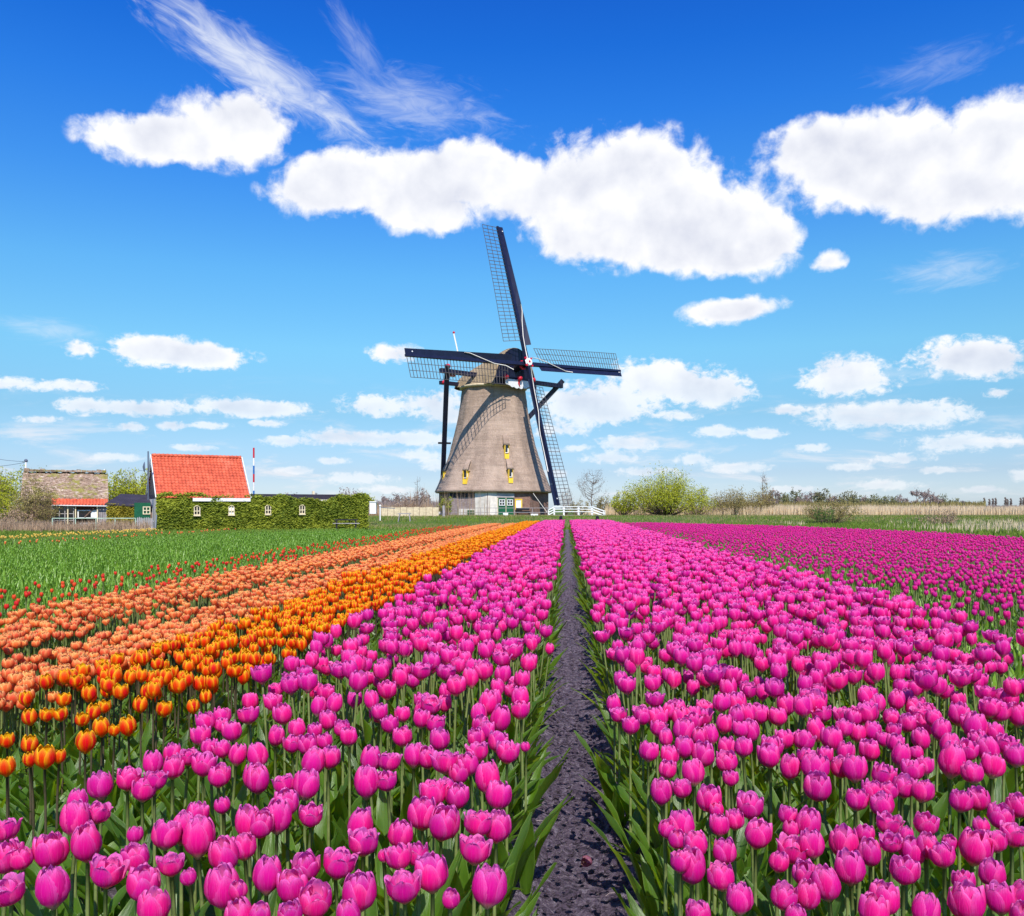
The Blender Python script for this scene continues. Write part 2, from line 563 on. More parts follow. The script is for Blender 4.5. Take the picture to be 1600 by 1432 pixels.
M['grass'] = blade_mat('grass_blade', (0.055, 0.13, 0.012), (0.24, 0.31, 0.04))
M['dry_grass'] = blade_mat('dry_grass_blade', (0.20, 0.17, 0.06), (0.42, 0.35, 0.16))
M['reed'] = blade_mat('reed_blade', (0.58, 0.43, 0.26), (0.84, 0.67, 0.44))
M['reed_brown'] = blade_mat('reed_brown_blade', (0.26, 0.16, 0.10), (0.58, 0.42, 0.27))
M['willow'] = blade_mat('willow_leaf', (0.22, 0.26, 0.012), (0.52, 0.52, 0.035))
M['bush_green'] = blade_mat('bush_leaf', (0.035, 0.11, 0.018), (0.12, 0.22, 0.03))
M['bush_olive'] = blade_mat('olive_leaf', (0.17, 0.14, 0.045), (0.40, 0.32, 0.11))
M['twig'] = blade_mat('twig_bark', (0.13, 0.085, 0.06), (0.26, 0.18, 0.13))
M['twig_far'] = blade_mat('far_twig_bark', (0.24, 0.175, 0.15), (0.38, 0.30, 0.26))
M['tree_far'] = blade_mat('far_tree_leaf', (0.13, 0.14, 0.06), (0.25, 0.24, 0.10))
M['bark'] = simple('bark', (0.10, 0.075, 0.055), 0.85, 0.25, 8, 0.02)
M['ivy'] = blade_mat('ivy_leaf', (0.030, 0.085, 0.010), (0.44, 0.46, 0.040))
M['ivy_gold'] = blade_mat('golden_ivy_leaf', (0.14, 0.17, 0.012), (0.48, 0.36, 0.04))

M['navy'] = simple('navy_paint', (0.010, 0.012, 0.034), 0.42, 0.15, 2.0)
M['black'] = simple('black_tar_wood', (0.012, 0.010, 0.014), 0.55, 0.2, 3.0)
M['white'] = simple('white_paint', (0.78, 0.77, 0.75), 0.5, 0.05, 4.0)
M['cream'] = simple('cream_paint', (0.74, 0.62, 0.40), 0.55, 0.08, 4.0)
M['pale'] = simple('pale_plaster', (0.66, 0.60, 0.52), 0.8, 0.10, 2.5)
M['red_paint'] = simple('red_paint', (0.55, 0.012, 0.03), 0.4, 0.1, 5.0)
M['blue_paint'] = simple('blue_paint', (0.03, 0.15, 0.42), 0.4, 0.1, 5.0)
M['yellow_paint'] = simple('yellow_paint', (0.86, 0.56, 0.04), 0.5, 0.08, 4.0)
M['green_paint'] = simple('green_paint', (0.010, 0.095, 0.040), 0.4, 0.15, 4.0)
M['glass'] = simple('dark_glass', (0.012, 0.014, 0.022), 0.06, 0.1, 2.0, spec=0.8)
M['grey_wood'] = simple('grey_wood', (0.30, 0.27, 0.27), 0.8, 0.2, 7.0, 0.01)
M['brown_wood'] = simple('brown_wood', (0.17, 0.10, 0.07), 0.8, 0.25, 7.0, 0.01)
M['dark_roof'] = simple('dark_felt_roof', (0.030, 0.025, 0.040), 0.85, 0.2, 2.0)
M['metal'] = simple('grey_metal', (0.30, 0.33, 0.38), 0.4, 0.1, 4.0, metallic=0.4)
M['dish'] = simple('dish_grey', (0.11, 0.13, 0.18), 0.5, 0.1, 4.0)
M['rope'] = simple('white_rope', (0.75, 0.70, 0.62), 0.8, 0.08, 10.0)
M['hook_wood'] = simple('reed_screen', (0.58, 0.47, 0.30), 0.85, 0.15, 5.0)
M['concrete'] = simple('concrete', (0.38, 0.35, 0.34), 0.85, 0.12, 3.0)
M['lattice'] = simple('lattice_wood', (0.10, 0.085, 0.085), 0.6, 0.2, 3.0)

# thatch on the mill: courses, weather streaks
def thatch(name, a, b, dk, zs=9.0, streak=1.4, moss=None):
    m, t = mat(name)
    oc = t.n('ShaderNodeTexCoord').outputs['Object']
    fine = t.noise(t.mapping(oc, scale=(14, 14, 3.0)), 1.0, 8, 0.75)
    course = t.noise(t.mapping(oc, scale=(0.35, 0.35, zs)), 1.0, 5, 0.65)
    st = t.noise(t.mapping(oc, scale=(streak, streak, 0.16)), 1.0, 6, 0.6)
    big = t.noise(oc, 0.4, 5, 0.6)
    c = t.ramp(fine, [(0.25, dk), (0.5, a), (0.8, b)])
    c = t.mix(t.smooth(course, 0.42, 0.70, 0, 0.55), c, tuple(x * 0.66 for x in a))
    c = t.mix(t.smooth(st, 0.42, 0.68, 0, 0.7), c, tuple(x * 0.62 for x in a))
    c = t.mix(t.smooth(big, 0.45, 0.7, 0, 0.45), c, b)
    if moss:
        lines = t.noise(t.mapping(oc, scale=(4.5, 1.0, 16)), 1.0, 6, 0.7)
        c = t.mix(t.smooth(lines, 0.50, 0.60, 0, 0.85), c, dk)
        c = t.mix(t.smooth(lines, 0.44, 0.38, 0, 0.6), c, (0.80, 0.70, 0.60))
        c = t.mix(t.smooth(t.noise(oc, 1.3, 6, 0.7), 0.50, 0.62, 0, 0.8), c, moss)
    h = t.math('ADD', t.math('MULTIPLY', fine, 0.5), t.math('MULTIPLY', course, 0.8))
    return finish(m, t, c, 0.95, h, 0.12, 0.1)


M['thatch'] = thatch('mill_thatch', (0.40, 0.290, 0.220), (0.57, 0.43, 0.33), (0.22, 0.15, 0.115), 3.0)
M['thatch_cap'] = thatch('cap_thatch', (0.38, 0.28, 0.165), (0.54, 0.41, 0.25), (0.20, 0.14, 0.08), 3.0)
M['thatch_barn'] = thatch('barn_thatch', (0.40, 0.275, 0.19), (0.66, 0.50, 0.36), (0.12, 0.075, 0.055), 6.0, 2.5, (0.26, 0.25, 0.04))


def brick_mat(name, c1, c2, mortar, scale=3.2):
    m, t = mat(name)
    uv = t.n('ShaderNodeUVMap').outputs[0]
    b = t.n('ShaderNodeTexBrick')
    t.put(b.inputs['Vector'], uv)
    b.inputs['Color1'].default_value = (*c1, 1)
    b.inputs['Color2'].default_value = (*c2, 1)
    b.inputs['Mortar'].default_value = (*mortar, 1)
    b.inputs['Scale'].default_value = scale
    b.inputs['Mortar Size'].default_value = 0.02
    b.inputs['Brick Width'].default_value = 0.7
    b.inputs['Row Height'].default_value = 0.24
    nz = t.noise(uv, 1.2, 5, 0.7)
    c = t.mix(t.smooth(nz, 0.4, 0.7, 0, 0.5), b.outputs[0], tuple(x * 0.6 for x in c1))
    return finish(m, t, c, 0.85, b.outputs[1], -0.02, 0.2)


M['brick'] = brick_mat('mill_brick', (0.26, 0.12, 0.085), (0.34, 0.19, 0.14), (0.36, 0.31, 0.27))
M['brick_grey'] = brick_mat('grey_brick', (0.28, 0.20, 0.19), (0.42, 0.34, 0.33), (0.40, 0.34, 0.32))

m, t = mat('red_roof_tile')
geo = t.n('ShaderNodeNewGeometry')
nz = t.noise(geo.outputs['Position'], 3.5, 4, 0.7)
nz2 = t.noise(geo.outputs['Position'], 0.8, 4, 0.7)
c = t.ramp(nz, [(0.3, (0.40, 0.060, 0.030)), (0.7, (0.72, 0.155, 0.075))])
c = t.mix(t.smooth(nz2, 0.5, 0.75, 0, 0.4), c, (0.74, 0.26, 0.16))
M['tile'] = finish(m, t, c, 0.6, nz, 0.01, 0.3)

# ------------------------------------------------------------------ terrain
TH = math.atan(85 / F)
CT, ST = math.cos(TH), math.sin(TH)


def row2world(s, t_):
    return s * CT + t_ * ST + 0.02, -s * ST + t_ * CT


def ground_z(x, y):
    k = np.clip((y - 60.0) / 12.0, 0, 1)
    return 0.52 * k * k * (3 - 2 * k)


xs = np.unique(np.concatenate([np.linspace(-3000, -150, 12), np.linspace(-150, 150, 101), np.linspace(150, 3000, 12)]))
ys = np.unique(np.concatenate([np.linspace(-400, -10, 5), np.linspace(-10, 130, 90), np.linspace(130, 4000, 16)]))
gxx, gyy = np.meshgrid(xs, ys)
gzz = ground_z(gxx, gyy) - 0.07 + np.where((gyy > 56) & (gyy < 140), fbm(gxx * 0.3, gyy * 0.3, 3) * 0.25, 0)
mb = MB()
mb.grid(np.stack([gxx, gyy, gzz], -1).tolist())
o = mb.build('ground', M['grass_ground'], smooth=True)
tag(o, kind='structure')


def far_edge(s):
    return float(np.interp(s, [-17, -13, -8, -4, -2.2, 0, 4.3, 7, 9.5, 11.8, 12.2], [30, 34, 39, 41, 45, 49, 49, 45, 40, 30, 18]))


S_L, S_R = -17.0, 12.3
ss = np.unique(np.round(np.concatenate([np.linspace(S_L, -1, 50), np.linspace(-1, -0.5, 12), np.linspace(-0.5, 0.5, 110), np.linspace(0.5, 1, 12), np.linspace(1, S_R, 40)]), 4))
tt = [0.6]
while tt[-1] < 50:
    tt.append(tt[-1] + max(0.010, 0.0055 * tt[-1]))
tt = np.array(tt)
sg, tg = np.meshgrid(ss, tt)
fe = np.interp(sg, [-17, -13, -8, -4, -2.2, 0, 4.3, 7, 9.5, 11.8, 12.2], [30, 34, 39, 41, 45, 49, 49, 45, 40, 30, 18]) + 0.5
tg2 = np.minimum(tg, fe)
gul = np.exp(-((sg - 0.02) / 0.15) ** 4)
h = 0.035 - 0.06 * gul
h = h + fbm(sg * 9, tg2 * 9, 4, 3, 0.6) * 0.060 + np.abs(fbm(sg * 26, tg2 * 20, 4, 9, 0.6)) * 0.040 - 0.008
wx, wy = row2world(sg, tg2)
mb = MB()
mb.grid(np.stack([wx, wy, h], -1).tolist())
o = mb.build('field_soil', M['soil'], smooth=True)
tag(o, kind='structure')

# ------------------------------------------------------------------ tulip meshes
def petal(mb, ang, Rm, H, half, r0=0.12, close=0.8, lean=0.0, wav=0.0, nu=5, nv=8, seed=0, tipn=0.0, mi=0, z0=0.0):
    """one cupped petal, growing up from the origin of the bloom"""
    rr = random.Random(seed)
    ph = rr.random() * 6.28
    rows = []
    for j in range(nv):
        v = math.sin(math.pi / 2 * j / (nv - 1))
        prof = (1 - (1 - min(1.0, v / 0.42)) ** 2.2) if v < 0.42 else 1.0 - (1 - close) * ((v - 0.42) / 0.58) ** 2.1
        r = Rm * (r0 + (1 - r0) * prof)
        z = z0 + H * (0.62 * v + 0.38 * (1 - (1 - v) ** 2.0))
        wdt = half * (0.72 + 0.28 * math.sin(math.pi * min(1, v * 1.25))) * (math.sqrt(max(0.0, 1 - (max(0.0, v - 0.60) / 0.40) ** 2.2)) + 0.05)
        row = []
        for i in range(nu):
            u = -1 + 2 * i / (nu - 1)
            a = ang + u * wdt
            rad = r * (1 + 0.10 * (1 - abs(u)) * (1 - v) ) - Rm * 0.05 * u * u
            rad += lean * v * v * Rm + wav * Rm * math.sin(u * 3 + ph) * v * v
            zz = z - tipn * H * u * u * v + wav * H * 0.10 * math.cos(u * 3 + ph) * v * v
            row.append((rad * math.cos(a), rad * math.sin(a), zz))
        rows.append(row)
    mb.grid(rows, mi=mi)


def leaf_pts(L, W, out, bend, twist, ang, nv=8, fold=0.35, wave=0.0, ph=0.0, z0=0.0, nu=3):
    rows = []
    x, z, th = 0.008, z0, R(90) - out
    for j in range(nv):
        v = j / (nv - 1)
        wdt = W * (math.sin(math.pi * (v * 0.86 + 0.14)) ** 0.75) * (1 - 0.15 * v) if v < 1 else 0.0008
        tw = twist * v
        row = []
        for i in range(nu):
            u = -1 + 2 * i / (nu - 1)
            side = u * wdt / 2
            lift = abs(u) * wdt * fold * (1 - 0.6 * v) + wave * W * math.sin(v * 11 + ph + u * 1.5) * abs(u)
            dx, dz = -math.sin(th) * lift, math.cos(th) * lift
            px = x + dx + math.sin(tw) * side * 0.6
            py = side * math.cos(tw)
            row.append((px * math.cos(ang) - py * math.sin(ang), px * math.sin(ang) + py * math.cos(ang), z + abs(dz) * 0.5 + 0.0))
        rows.append(row)
        st = L / (nv - 1)
        x += math.cos(th) * st
        z += math.sin(th) * st
        th -= bend / (nv - 1) * (0.4 + 1.6 * v)
    return rows


def leaf_mesh(name, L, W, out, bend, twist, mt, nv=8, fold=0.35, wave=0.12, ang=0.0, nu=5):
    mb = MB()
    mb.grid(leaf_pts(L, W, out, bend, twist, ang, nv, fold, wave, random.random() * 6, 0.0, nu))
    return mb.mesh(name, mt, True)


def stem_mesh(name, H, bow, r, mt, n=6):
    mb = MB()
    mb.tube([(bow * math.sin(math.pi * k / 4) , 0, H * k / 4) for k in range(5)], [r * 1.25, r * 1.1, r, r * 0.95, r * 0.9], n)
    return mb.mesh(name, mt, True)


STEM_H = 0.41
PINK_VARIANTS = [  # R, H, half, close, lean, wav, inner style
    dict(Rm=0.0315, H=0.070, half=0.80, close=0.70, lean=0.0, wav=0.05, name='rounded cup'),
    dict(Rm=0.0330, H=0.065, half=0.78, close=0.84, lean=0.03, wav=0.08, name='open cup'),
    dict(Rm=0.0290, H=0.073, half=0.85, close=0.56, lean=0.0, wav=0.03, name='closed egg'),
    dict(Rm=0.0335, H=0.066, half=0.74, close=0.84, lean=0.14, wav=0.10, name='loose, spreading'),
    dict(Rm=0.0320, H=0.067, half=0.82, close=0.76, lean=0.02, wav=0.12, name='ruffled'),
    dict(Rm=0.0325, H=0.072, half=0.76, close=0.66, lean=0.05, wav=0.06, name='deep cup'),
    dict(Rm=0.0330, H=0.058, half=0.70, close=0.98, lean=0.20, wav=0.14, name='blown open'),
    dict(Rm=0.0270, H=0.070, half=0.86, close=0.48, lean=0.0, wav=0.02, name='slender'),
]


def flower_parts(var, mt, seed, nu=6, nv=9, inner=5):
    """returns (core mesh, [six petal meshes])"""
    rr = random.Random(seed)
    core = MB()
    for k in range(inner):
        a = 2 * math.pi * k / max(1, inner) + 0.5 + rr.uniform(-0.2, 0.2)
        petal(core, a, var['Rm'] * rr.uniform(0.66, 0.82), var['H'] * rr.uniform(0.98, 1.12), 0.85, close=0.50 + rr.uniform(-0.14, 0.14), wav=0.14, nu=nu, nv=nv, seed=seed * 31 + k)
    core.ball((0, 0, 0.012), 0.007, 6, 4)
    pet = []
    for k in range(6):
        inn = k % 2
        a = 2 * math.pi * k / 6 + rr.uniform(-0.12, 0.12)
        mb = MB()
        petal(mb, a, var['Rm'] * (0.93 if inn else 1.0) * rr.uniform(0.97, 1.03), var['H'] * (1.03 if inn else 0.98) * rr.uniform(0.94, 1.05), var['half'] * rr.uniform(0.92, 1.05),
              close=var['close'] + rr.uniform(-0.05, 0.05), lean=max(0, var['lean'] + rr.uniform(-0.05, 0.07)), wav=var['wav'], nu=nu, nv=nv, seed=seed * 17 + k, tipn=0.05)
        pet.append(mb.mesh('petal', mt, True))
    return core.mesh('bloom', mt, True), pet


def flower_joined(mb, var, seed, nu=3, nv=5, inner=3, z=STEM_H, mi=0):
    rr = random.Random(seed)
    for k in range(inner):
        petal(mb, 2 * math.pi * k / max(1, inner) + 0.5, var['Rm'] * 0.72, var['H'] * rr.uniform(0.94, 1.04), 0.85, close=0.50, wav=0.1, nu=nu, nv=nv, seed=seed + k, mi=mi, z0=z)
    for k in range(6):
        petal(mb, 2 * math.pi * k / 6 + rr.uniform(-.12, .12), var['Rm'] * (0.93 if k % 2 else 1.0), var['H'] * rr.uniform(0.93, 1.04), var['half'],
              close=var['close'] + rr.uniform(-.05, .05), lean=var['lean'], wav=var['wav'], nu=nu, nv=nv, seed=seed + 10 + k, tipn=0.05, mi=mi, z0=z)


def leaves_joined(mb, n, L, W, nv=6, mi=1, seed=0, out=(18, 40), nu=3):
    rr = random.Random(seed)
    a0 = rr.random() * 6.28
    for k in range(n):
        mb.grid(leaf_pts(L * rr.uniform(0.75, 1.1), W * rr.uniform(0.8, 1.15), R(rr.uniform(*out)), R(rr.uniform(5, 50)), rr.uniform(-0.7, 0.7), a0 + 6.28 * k / n + rr.uniform(-.5, .5),
                          nv, 0.35, 0.10, rr.random() * 6, 0.0, nu), mi=mi)


def joined_tulip(name, var, pm, lm, sm, seed, nu, nv, inner, nl, L, W, Hs, lnv=6, sides=5):
    mb = MB()
    flower_joined(mb, var, seed, nu, nv, inner, Hs, 0)
    leaves_joined(mb, nl, L, W, lnv, 1, seed)
    mb.tube([(0, 0, 0), (0.004, 0, Hs * 0.5), (0, 0, Hs)], 0.0042, sides, cap=False, mi=2)
    return mb.mesh(name, [pm, lm, sm], True)


SMALL = dict(Rm=0.024, H=0.052, half=0.85, close=0.60, lean=0.0, wav=0.03)
ORANGE_V = [dict(Rm=0.0265, H=0.061, half=0.80, close=0.60, lean=0.0, wav=0.03), dict(Rm=0.0275, H=0.058, half=0.76, close=0.76, lean=0.04, wav=0.05), dict(Rm=0.025, H=0.063, half=0.84, close=0.50, lean=0.0, wav=0.02)]
SALMON_V = [dict(Rm=0.0265, H=0.046, half=0.78, close=0.62, lean=0.02, wav=0.06), dict(Rm=0.025, H=0.048, half=0.80, close=0.70, lean=0.0, wav=0.05)]
MAG_V = [dict(Rm=0.0225, H=0.056, half=0.82, close=0.58, lean=0.0, wav=0.03), dict(Rm=0.024, H=0.053, half=0.80, close=0.66, lean=0.0, wav=0.04)]
RED_V = [dict(Rm=0.019, H=0.052, half=0.84, close=0.50, lean=0.0, wav=0.02)]

# prototypes are data only; placed by obj.copy() below
leafs = {}
for key, mt, L, W in (('pink', M['leaf'], 0.33, 0.056), ('orange', M['leaf'], 0.30, 0.040), ('small', M['leaf'], 0.22, 0.036)):
    leafs[key] = [leaf_mesh('leaf', L * random.uniform(.8, 1.1), W * random.uniform(.85, 1.15), R(random.uniform(14, 34)), R(random.uniform(5, 55)), random.uniform(-.7, .7), mt) for _ in range(8)]
stems = {'pink': [stem_mesh('stem', STEM_H, random.uniform(-.015, .015), 0.0045, M['stem']) for _ in range(4)],
         'orange': [stem_mesh('stem', STEM_H, random.uniform(-.012, .012), 0.004, M['stem_dark']) for _ in range(3)]}
pink_flowers = [flower_parts(v, M['pink'], 100 + i) for i, v in enumerate(PINK_VARIANTS)]
bud_flower = flower_parts(SMALL, M['pink'], 180, inner=2)
orange_flowers = [flower_parts(v, M['orange'], 200 + i, inner=0) for i, v in enumerate(ORANGE_V)]


def plain_flower(var, pm, seed, nu=4, nv=6, inner=2):
    mb = MB()
    flower_joined(mb, var, seed, nu, nv, inner, 0.0)
    return mb.mesh('bloom', pm, True)


salmon_flowers = [plain_flower(v, M['salmon'], 300 + i) for i, v in enumerate(SALMON_V)]
mag_flowers = [plain_flower(v, M['magenta'], 320 + i) for i, v in enumerate(MAG_V)]
red_flowers = [plain_flower(v, M['red'], 340 + i) for i, v in enumerate(RED_V)]
orange_plain = [plain_flower(v, M['orange'], 360 + i, inner=0) for i, v in enumerate(ORANGE_V)]


def tulip(name, x, y, top, size, core, petals, leaf_set, stem_set, label, cat, group, nleaf=3, tilt=0.0, z=0.02):
    """top = height of the foot of the bloom above the ground"""
    root = empty(name, (x, y, z), random.random() * 6.28, label, cat, group)
    st = link('stem', random.choice(stem_set), root)
    st.scale = (1, 1, (top - z) / STEM_H)
    ta, tb = random.uniform(-tilt, tilt), random.uniform(-tilt, tilt)
    bl = link('bloom', core, root, (0, 0, top - z - 0.002), (ta, tb, random.random() * 6.28))
    bl.scale = (size, size, size)
    if petals:
        for pm in petals:
            link('petal', pm, bl)
    a0 = random.random() * 6.28
    for k in range(nleaf):
        lf = link('leaf', random.choice(leaf_set), root, (0, 0, 0.0), (0, 0, a0 + 6.28 * k / nleaf + random.uniform(-.5, .5)))
        s = random.uniform(0.8, 1.12)
        lf.scale = (s, s, s * random.uniform(0.9, 1.15))
    return root


# blooms seen one by one at the front of the photograph: (px x, px y, width px)
TR_L = [(160,1229,39),(199,1218,36),(222,1236,36),(241,1221,34),(239,1194,31),(269,1200,32),(270,1178,28),(294,1184,28),(314,1151,31),(325,1128,31),(347,1120,28),(345,1134,22),(364,1144,31),
(326,1169,26),(350,1171,28),(369,1180,28),(317,1195,38),(341,1213,36),(350,1258,26),(396,1217,38),(6,1300,40),(82,1330,52),(118,1282,44),(150,1272,36),(117,1255,32),(137,1317,47),(210,1305,26),
(12,1340,50),(36,1342,36),(165,1365,52),(84,1389,51),(18,1392,48),(215,1340,44),(258,1306,46),(283,1297,38),(305,1273,36),(310,1311,50),(222,1382,52),(269,1353,38),(297,1370,26),(350,1387,55),
(241,1420,50),(380,1430,45),(356,1335,46),(383,1325,38),(390,1287,42),(373,1390,30),(406,1182,32),(430,1150,26),(467,1140,28),(493,1142,24),(456,1163,28),(483,1163,30),(508,1159,26),(513,1185,32),
(485,1193,37),(513,1127,28),(546,1152,28),(536,1138,26),(595,1114,26),(630,1117,26),(611,1133,28),(657,1124,27),(628,1152,32),(680,1133,31),(686,1157,32),(749,1117,26),(779,1124,34),(751,1133,28),
(760,1143,28),(746,1153,29),(776,1160,34),(749,1176,34),(792,1176,36),(822,1167,16),(577,1188,34),(607,1192,34),(573,1224,40),(606,1221,32),(646,1182,34),(670,1183,30),(697,1193,40),(735,1195,34),
(718,1208,32),(764,1218,40),(775,1245,42),(715,1244,38),(678,1242,42),(698,1234,30),(405,1287,40),(403,1218,36),(446,1227,34),(476,1228,42),(449,1255,40),(433,1278,42),(485,1274,36),(557,1291,42),
(567,1318,46),(624,1305,40),(660,1272,46),(689,1286,50),(745,1289,44),(775,1293,44),(600,1337,20),(627,1341,40),(654,1336,36),(741,1331,48),(676,1367,55),(633,1388,54),(761,1389,56),(703,1403,30),
(524,1352,50),(478,1354,44),(460,1385,50),(416,1370,46),(492,1405,54),(561,1395,54),(455,1428,40),(549,1430,38),(404,1428,36)]
TR_R = [(1013,1175,32),(1030,1119,25),(1027,1139,26),(1041,1154,22),(1066,1143,34),(1045,1111,28),(1069,1169,31),(1084,1119,27),(1064,1121,26),(1092,1151,25),(1112,1149,26),(1045,1182,30),(1041,1203,28),
(1098,1179,36),(1085,1209,36),(1034,1237,34),(1067,1233,30),(1109,1248,39),(1129,1132,28),(1150,1119,26),(1172,1143,30),(1159,1141,28),(1139,1190,34),(1161,1169,29),(1135,1167,28),(1142,1216,26),
(1171,1259,41),(1122,1265,24),(1148,1282,30),(1124,1291,32),(1069,1291,41),(1040,1295,28),(1056,1310,30),(1180,1304,43),(1090,1321,38),(1133,1331,37),(1081,1351,47),(1062,1348,34),(1131,1372,43),
(1156,1407,43),(1094,1427,40),(1204,1182,36),(1202,1167,34),(1225,1156,30),(1253,1158,32),(1233,1198,32),(1272,1200,44),(1276,1229,42),(1289,1181,26),(1259,1184,28),(1300,1156,34),(1279,1141,30),
(1319,1139,28),(1319,1175,28),(1287,1117,29),(1332,1122,26),(1336,1203,38),(1313,1199,32),(1360,1173,32),(1360,1143,28),(1341,1147,26),(1362,1113,27),(1392,1122,26),(1394,1141,24),(1397,1162,28),
(1382,1156,24),(1405,1181,30),(1377,1212,36),(1336,1250,35),(1364,1237,34),(1382,1259,38),(1392,1237,28),(1409,1229,36),(1439,1237,36),(1424,1205,34),(1433,1177,22),(1442,1156,28),(1416,1130,28),
(1444,1198,27),(1437,1117,28),(1459,1124,26),(1467,1141,29),(1484,1190,42),(1510,1173,34),(1480,1166,30),(1519,1136,36),(1523,1209,34),(1549,1198,36),(1546,1171,34),(1529,1156,28),(1555,1145,30),
(1568,1164,32),(1587,1182,36),(1499,1252,36),(1529,1248,34),(1589,1259,36),(1562,1276,40),(1536,1291,26),(1581,1306,40),(1559,1316,34),(1519,1325,50),(1476,1338,38),(1448,1321,34),(1484,1316,24),
(1442,1286,38),(1416,1304,24),(1392,1317,32),(1427,1332,42),(1411,1359,46),(1386,1289,38),(1360,1331,36),(1349,1302,30),(1321,1317,46),(1330,1357,48),(1229,1274,30),(1259,1286,40),(1236,1295,28),
(1236,1329,46),(1270,1321,40),(1214,1346,32),(1259,1364,38),(1296,1381,44),(1259,1398,38),(1223,1402,42),(1381,1406,48),(1364,1426,48),(1240,1430,34),(1442,1424,42),(1512,1411,56),(1506,1378,36),
(1551,1366,40),(1564,1406,46),(1592,1400,40),(1598,1428,38),(1005,1119,26),(968,1118,26),(985,1135,28),(960,1102,24)]
TR_O = [(11,1157,23),(45,1163,25),(11,1198,27),(70,1183,32),(48,1186,20),(92,1182,16),(133,1159,30),(48,1120,22),(73,1117,21),(95,1116,21),(128,1124,21),(159,1136,25),(179,1141,18),(201,1134,26),
(145,1112,22),(256,1108,24),(163,1104,20)]
ZC = 0.44


def bed_points(s0, s1, t0, t1, dens, jit=0.42, edge_fn=far_edge):
    """jittered planting inside one bed, limited to what the field of view could see"""
    step = 1 / math.sqrt(dens)
    out = []
    ns = max(1, int((s1 - s0) / step))
    ds = (s1 - s0) / ns
    nt = int((t1 - t0) / step)
    if nt < 1:
        return np.zeros((0, 4))
    S, T = np.meshgrid(s0 + (np.arange(ns) + 0.5) * ds, t0 + (np.arange(nt) + 0.5) * step)
    S = S + rng.uniform(-jit, jit, S.shape) * ds
    T = T + rng.uniform(-jit, jit, T.shape) * step
    S, T = S.ravel(), T.ravel()
    fe_ = np.array([edge_fn(v) for v in S]) if len(S) < 200000 else 50
    x, y = row2world(S, T)
    ok = (T < fe_) & (np.abs(x) < 0.66 * y + 0.8) & (y > 0.5)
    return np.stack([x, y, S, T], -1)[ok]


PINK_STATES = ['rounded cup-shaped', 'open cup-shaped', 'tightly closed egg-shaped', 'loose spreading', 'ruffled double', 'tall deep-cupped', 'wide blown-open', 'slender narrow']
n_pink = 0


def place_pink(x, y, zc, size, variant, side, special=None, row='front rows'):
    global n_pink
    var = PINK_VARIANTS[variant] if variant >= 0 else SMALL
    core, pets = pink_flowers[variant] if variant >= 0 else bud_flower
    hb = var['H'] * size
    top = max(0.15, zc - hb * 0.5)
    state = PINK_STATES[variant] if variant >= 0 else 'small unopened'
    lab = special or f'{state} pink tulip in the {row} {side} of the soil path'
    tulip('pink_tulip', x, y, top, size, core, pets, leafs['pink'], stems['pink'], lab, 'tulip', f'pink tulips {side} of the soil path', 3, 0.20)
    n_pink += 1


SPECIAL = {(822, 1167): 'tiny pink tulip bud leaning out over the left edge of the soil path', (350, 1258): 'small lone magenta-pink tulip with dark leaves all round it in the left bed',
           (210, 1305): 'small round pink tulip above bare soil between much larger blooms', (703, 1403): 'small ragged pink tulip in the front row beside the lone wide bloom near the path',
           (761, 1389): 'large pink tulip with one petal spreading right, nearest to the path at the bottom edge', (1131, 1372): 'pink tulip on a tall bare stem just behind the lowest bloom right of the path',
           (1171, 1259): 'wide pink tulip with shaded gap around its stem, second row right of path', (1512, 1411): 'very large pink tulip at the bottom edge near the right corner',
           (1156, 1407): 'lowest pink tulip on the path side of the right bed', (1276, 1229): 'big pink bloom standing proud before a gap of dark leaves in the right bed'}
placed = []
for lst, side in ((TR_L, 'left'), (TR_R, 'right')):
    for (px, py, wd) in lst:
        zc = ZC + random.uniform(-.012, .012)
        d = (CAM_Z - zc) * F / (py - HOR)
        real = wd * d / F
        var = random.randrange(8)
        if real < 0.042:
            var, size = -1, real / 0.050
        else:
            size = real / (2.05 * PINK_VARIANTS[var]['Rm'])
        row = 'nearest rows' if d < 2.1 else 'second rows'
        place_pink(gx(px, d), d, zc, size, var, side, SPECIAL.get((px, py)), row)
        placed.append((gx(px, d), d))

D_TR = (CAM_Z - ZC) * F / (1118 - HOR)      # beyond this the planting is scattered
pinkL = np.concatenate([bed_points(-1.23, -0.15, D_TR, 6, 84), bed_points(-1.23, -0.15, 6, 49, 100)])
pinkR = np.concatenate([bed_points(0.20, 2.30, D_TR, 6, 84), bed_points(0.20, 2.30, 6, 49.5, 100)])
allp = np.concatenate([pinkL, pinkR])
allp = allp[np.argsort(allp[:, 1])]
inframe = np.abs(allp[:, 0]) < 0.58 * allp[:, 1]
idx_near = np.where(inframe)[0][:max(0, 300 - n_pink)]
for i in idx_near:
    x, y, s, _t = allp[i]
    place_pink(float(x), float(y), ZC + random.uniform(-.035, .035), random.uniform(0.90, 1.2), random.randrange(8), 'left' if s < 0 else 'right', None, 'middle rows')
pink_rest = np.delete(allp, idx_near, axis=0)

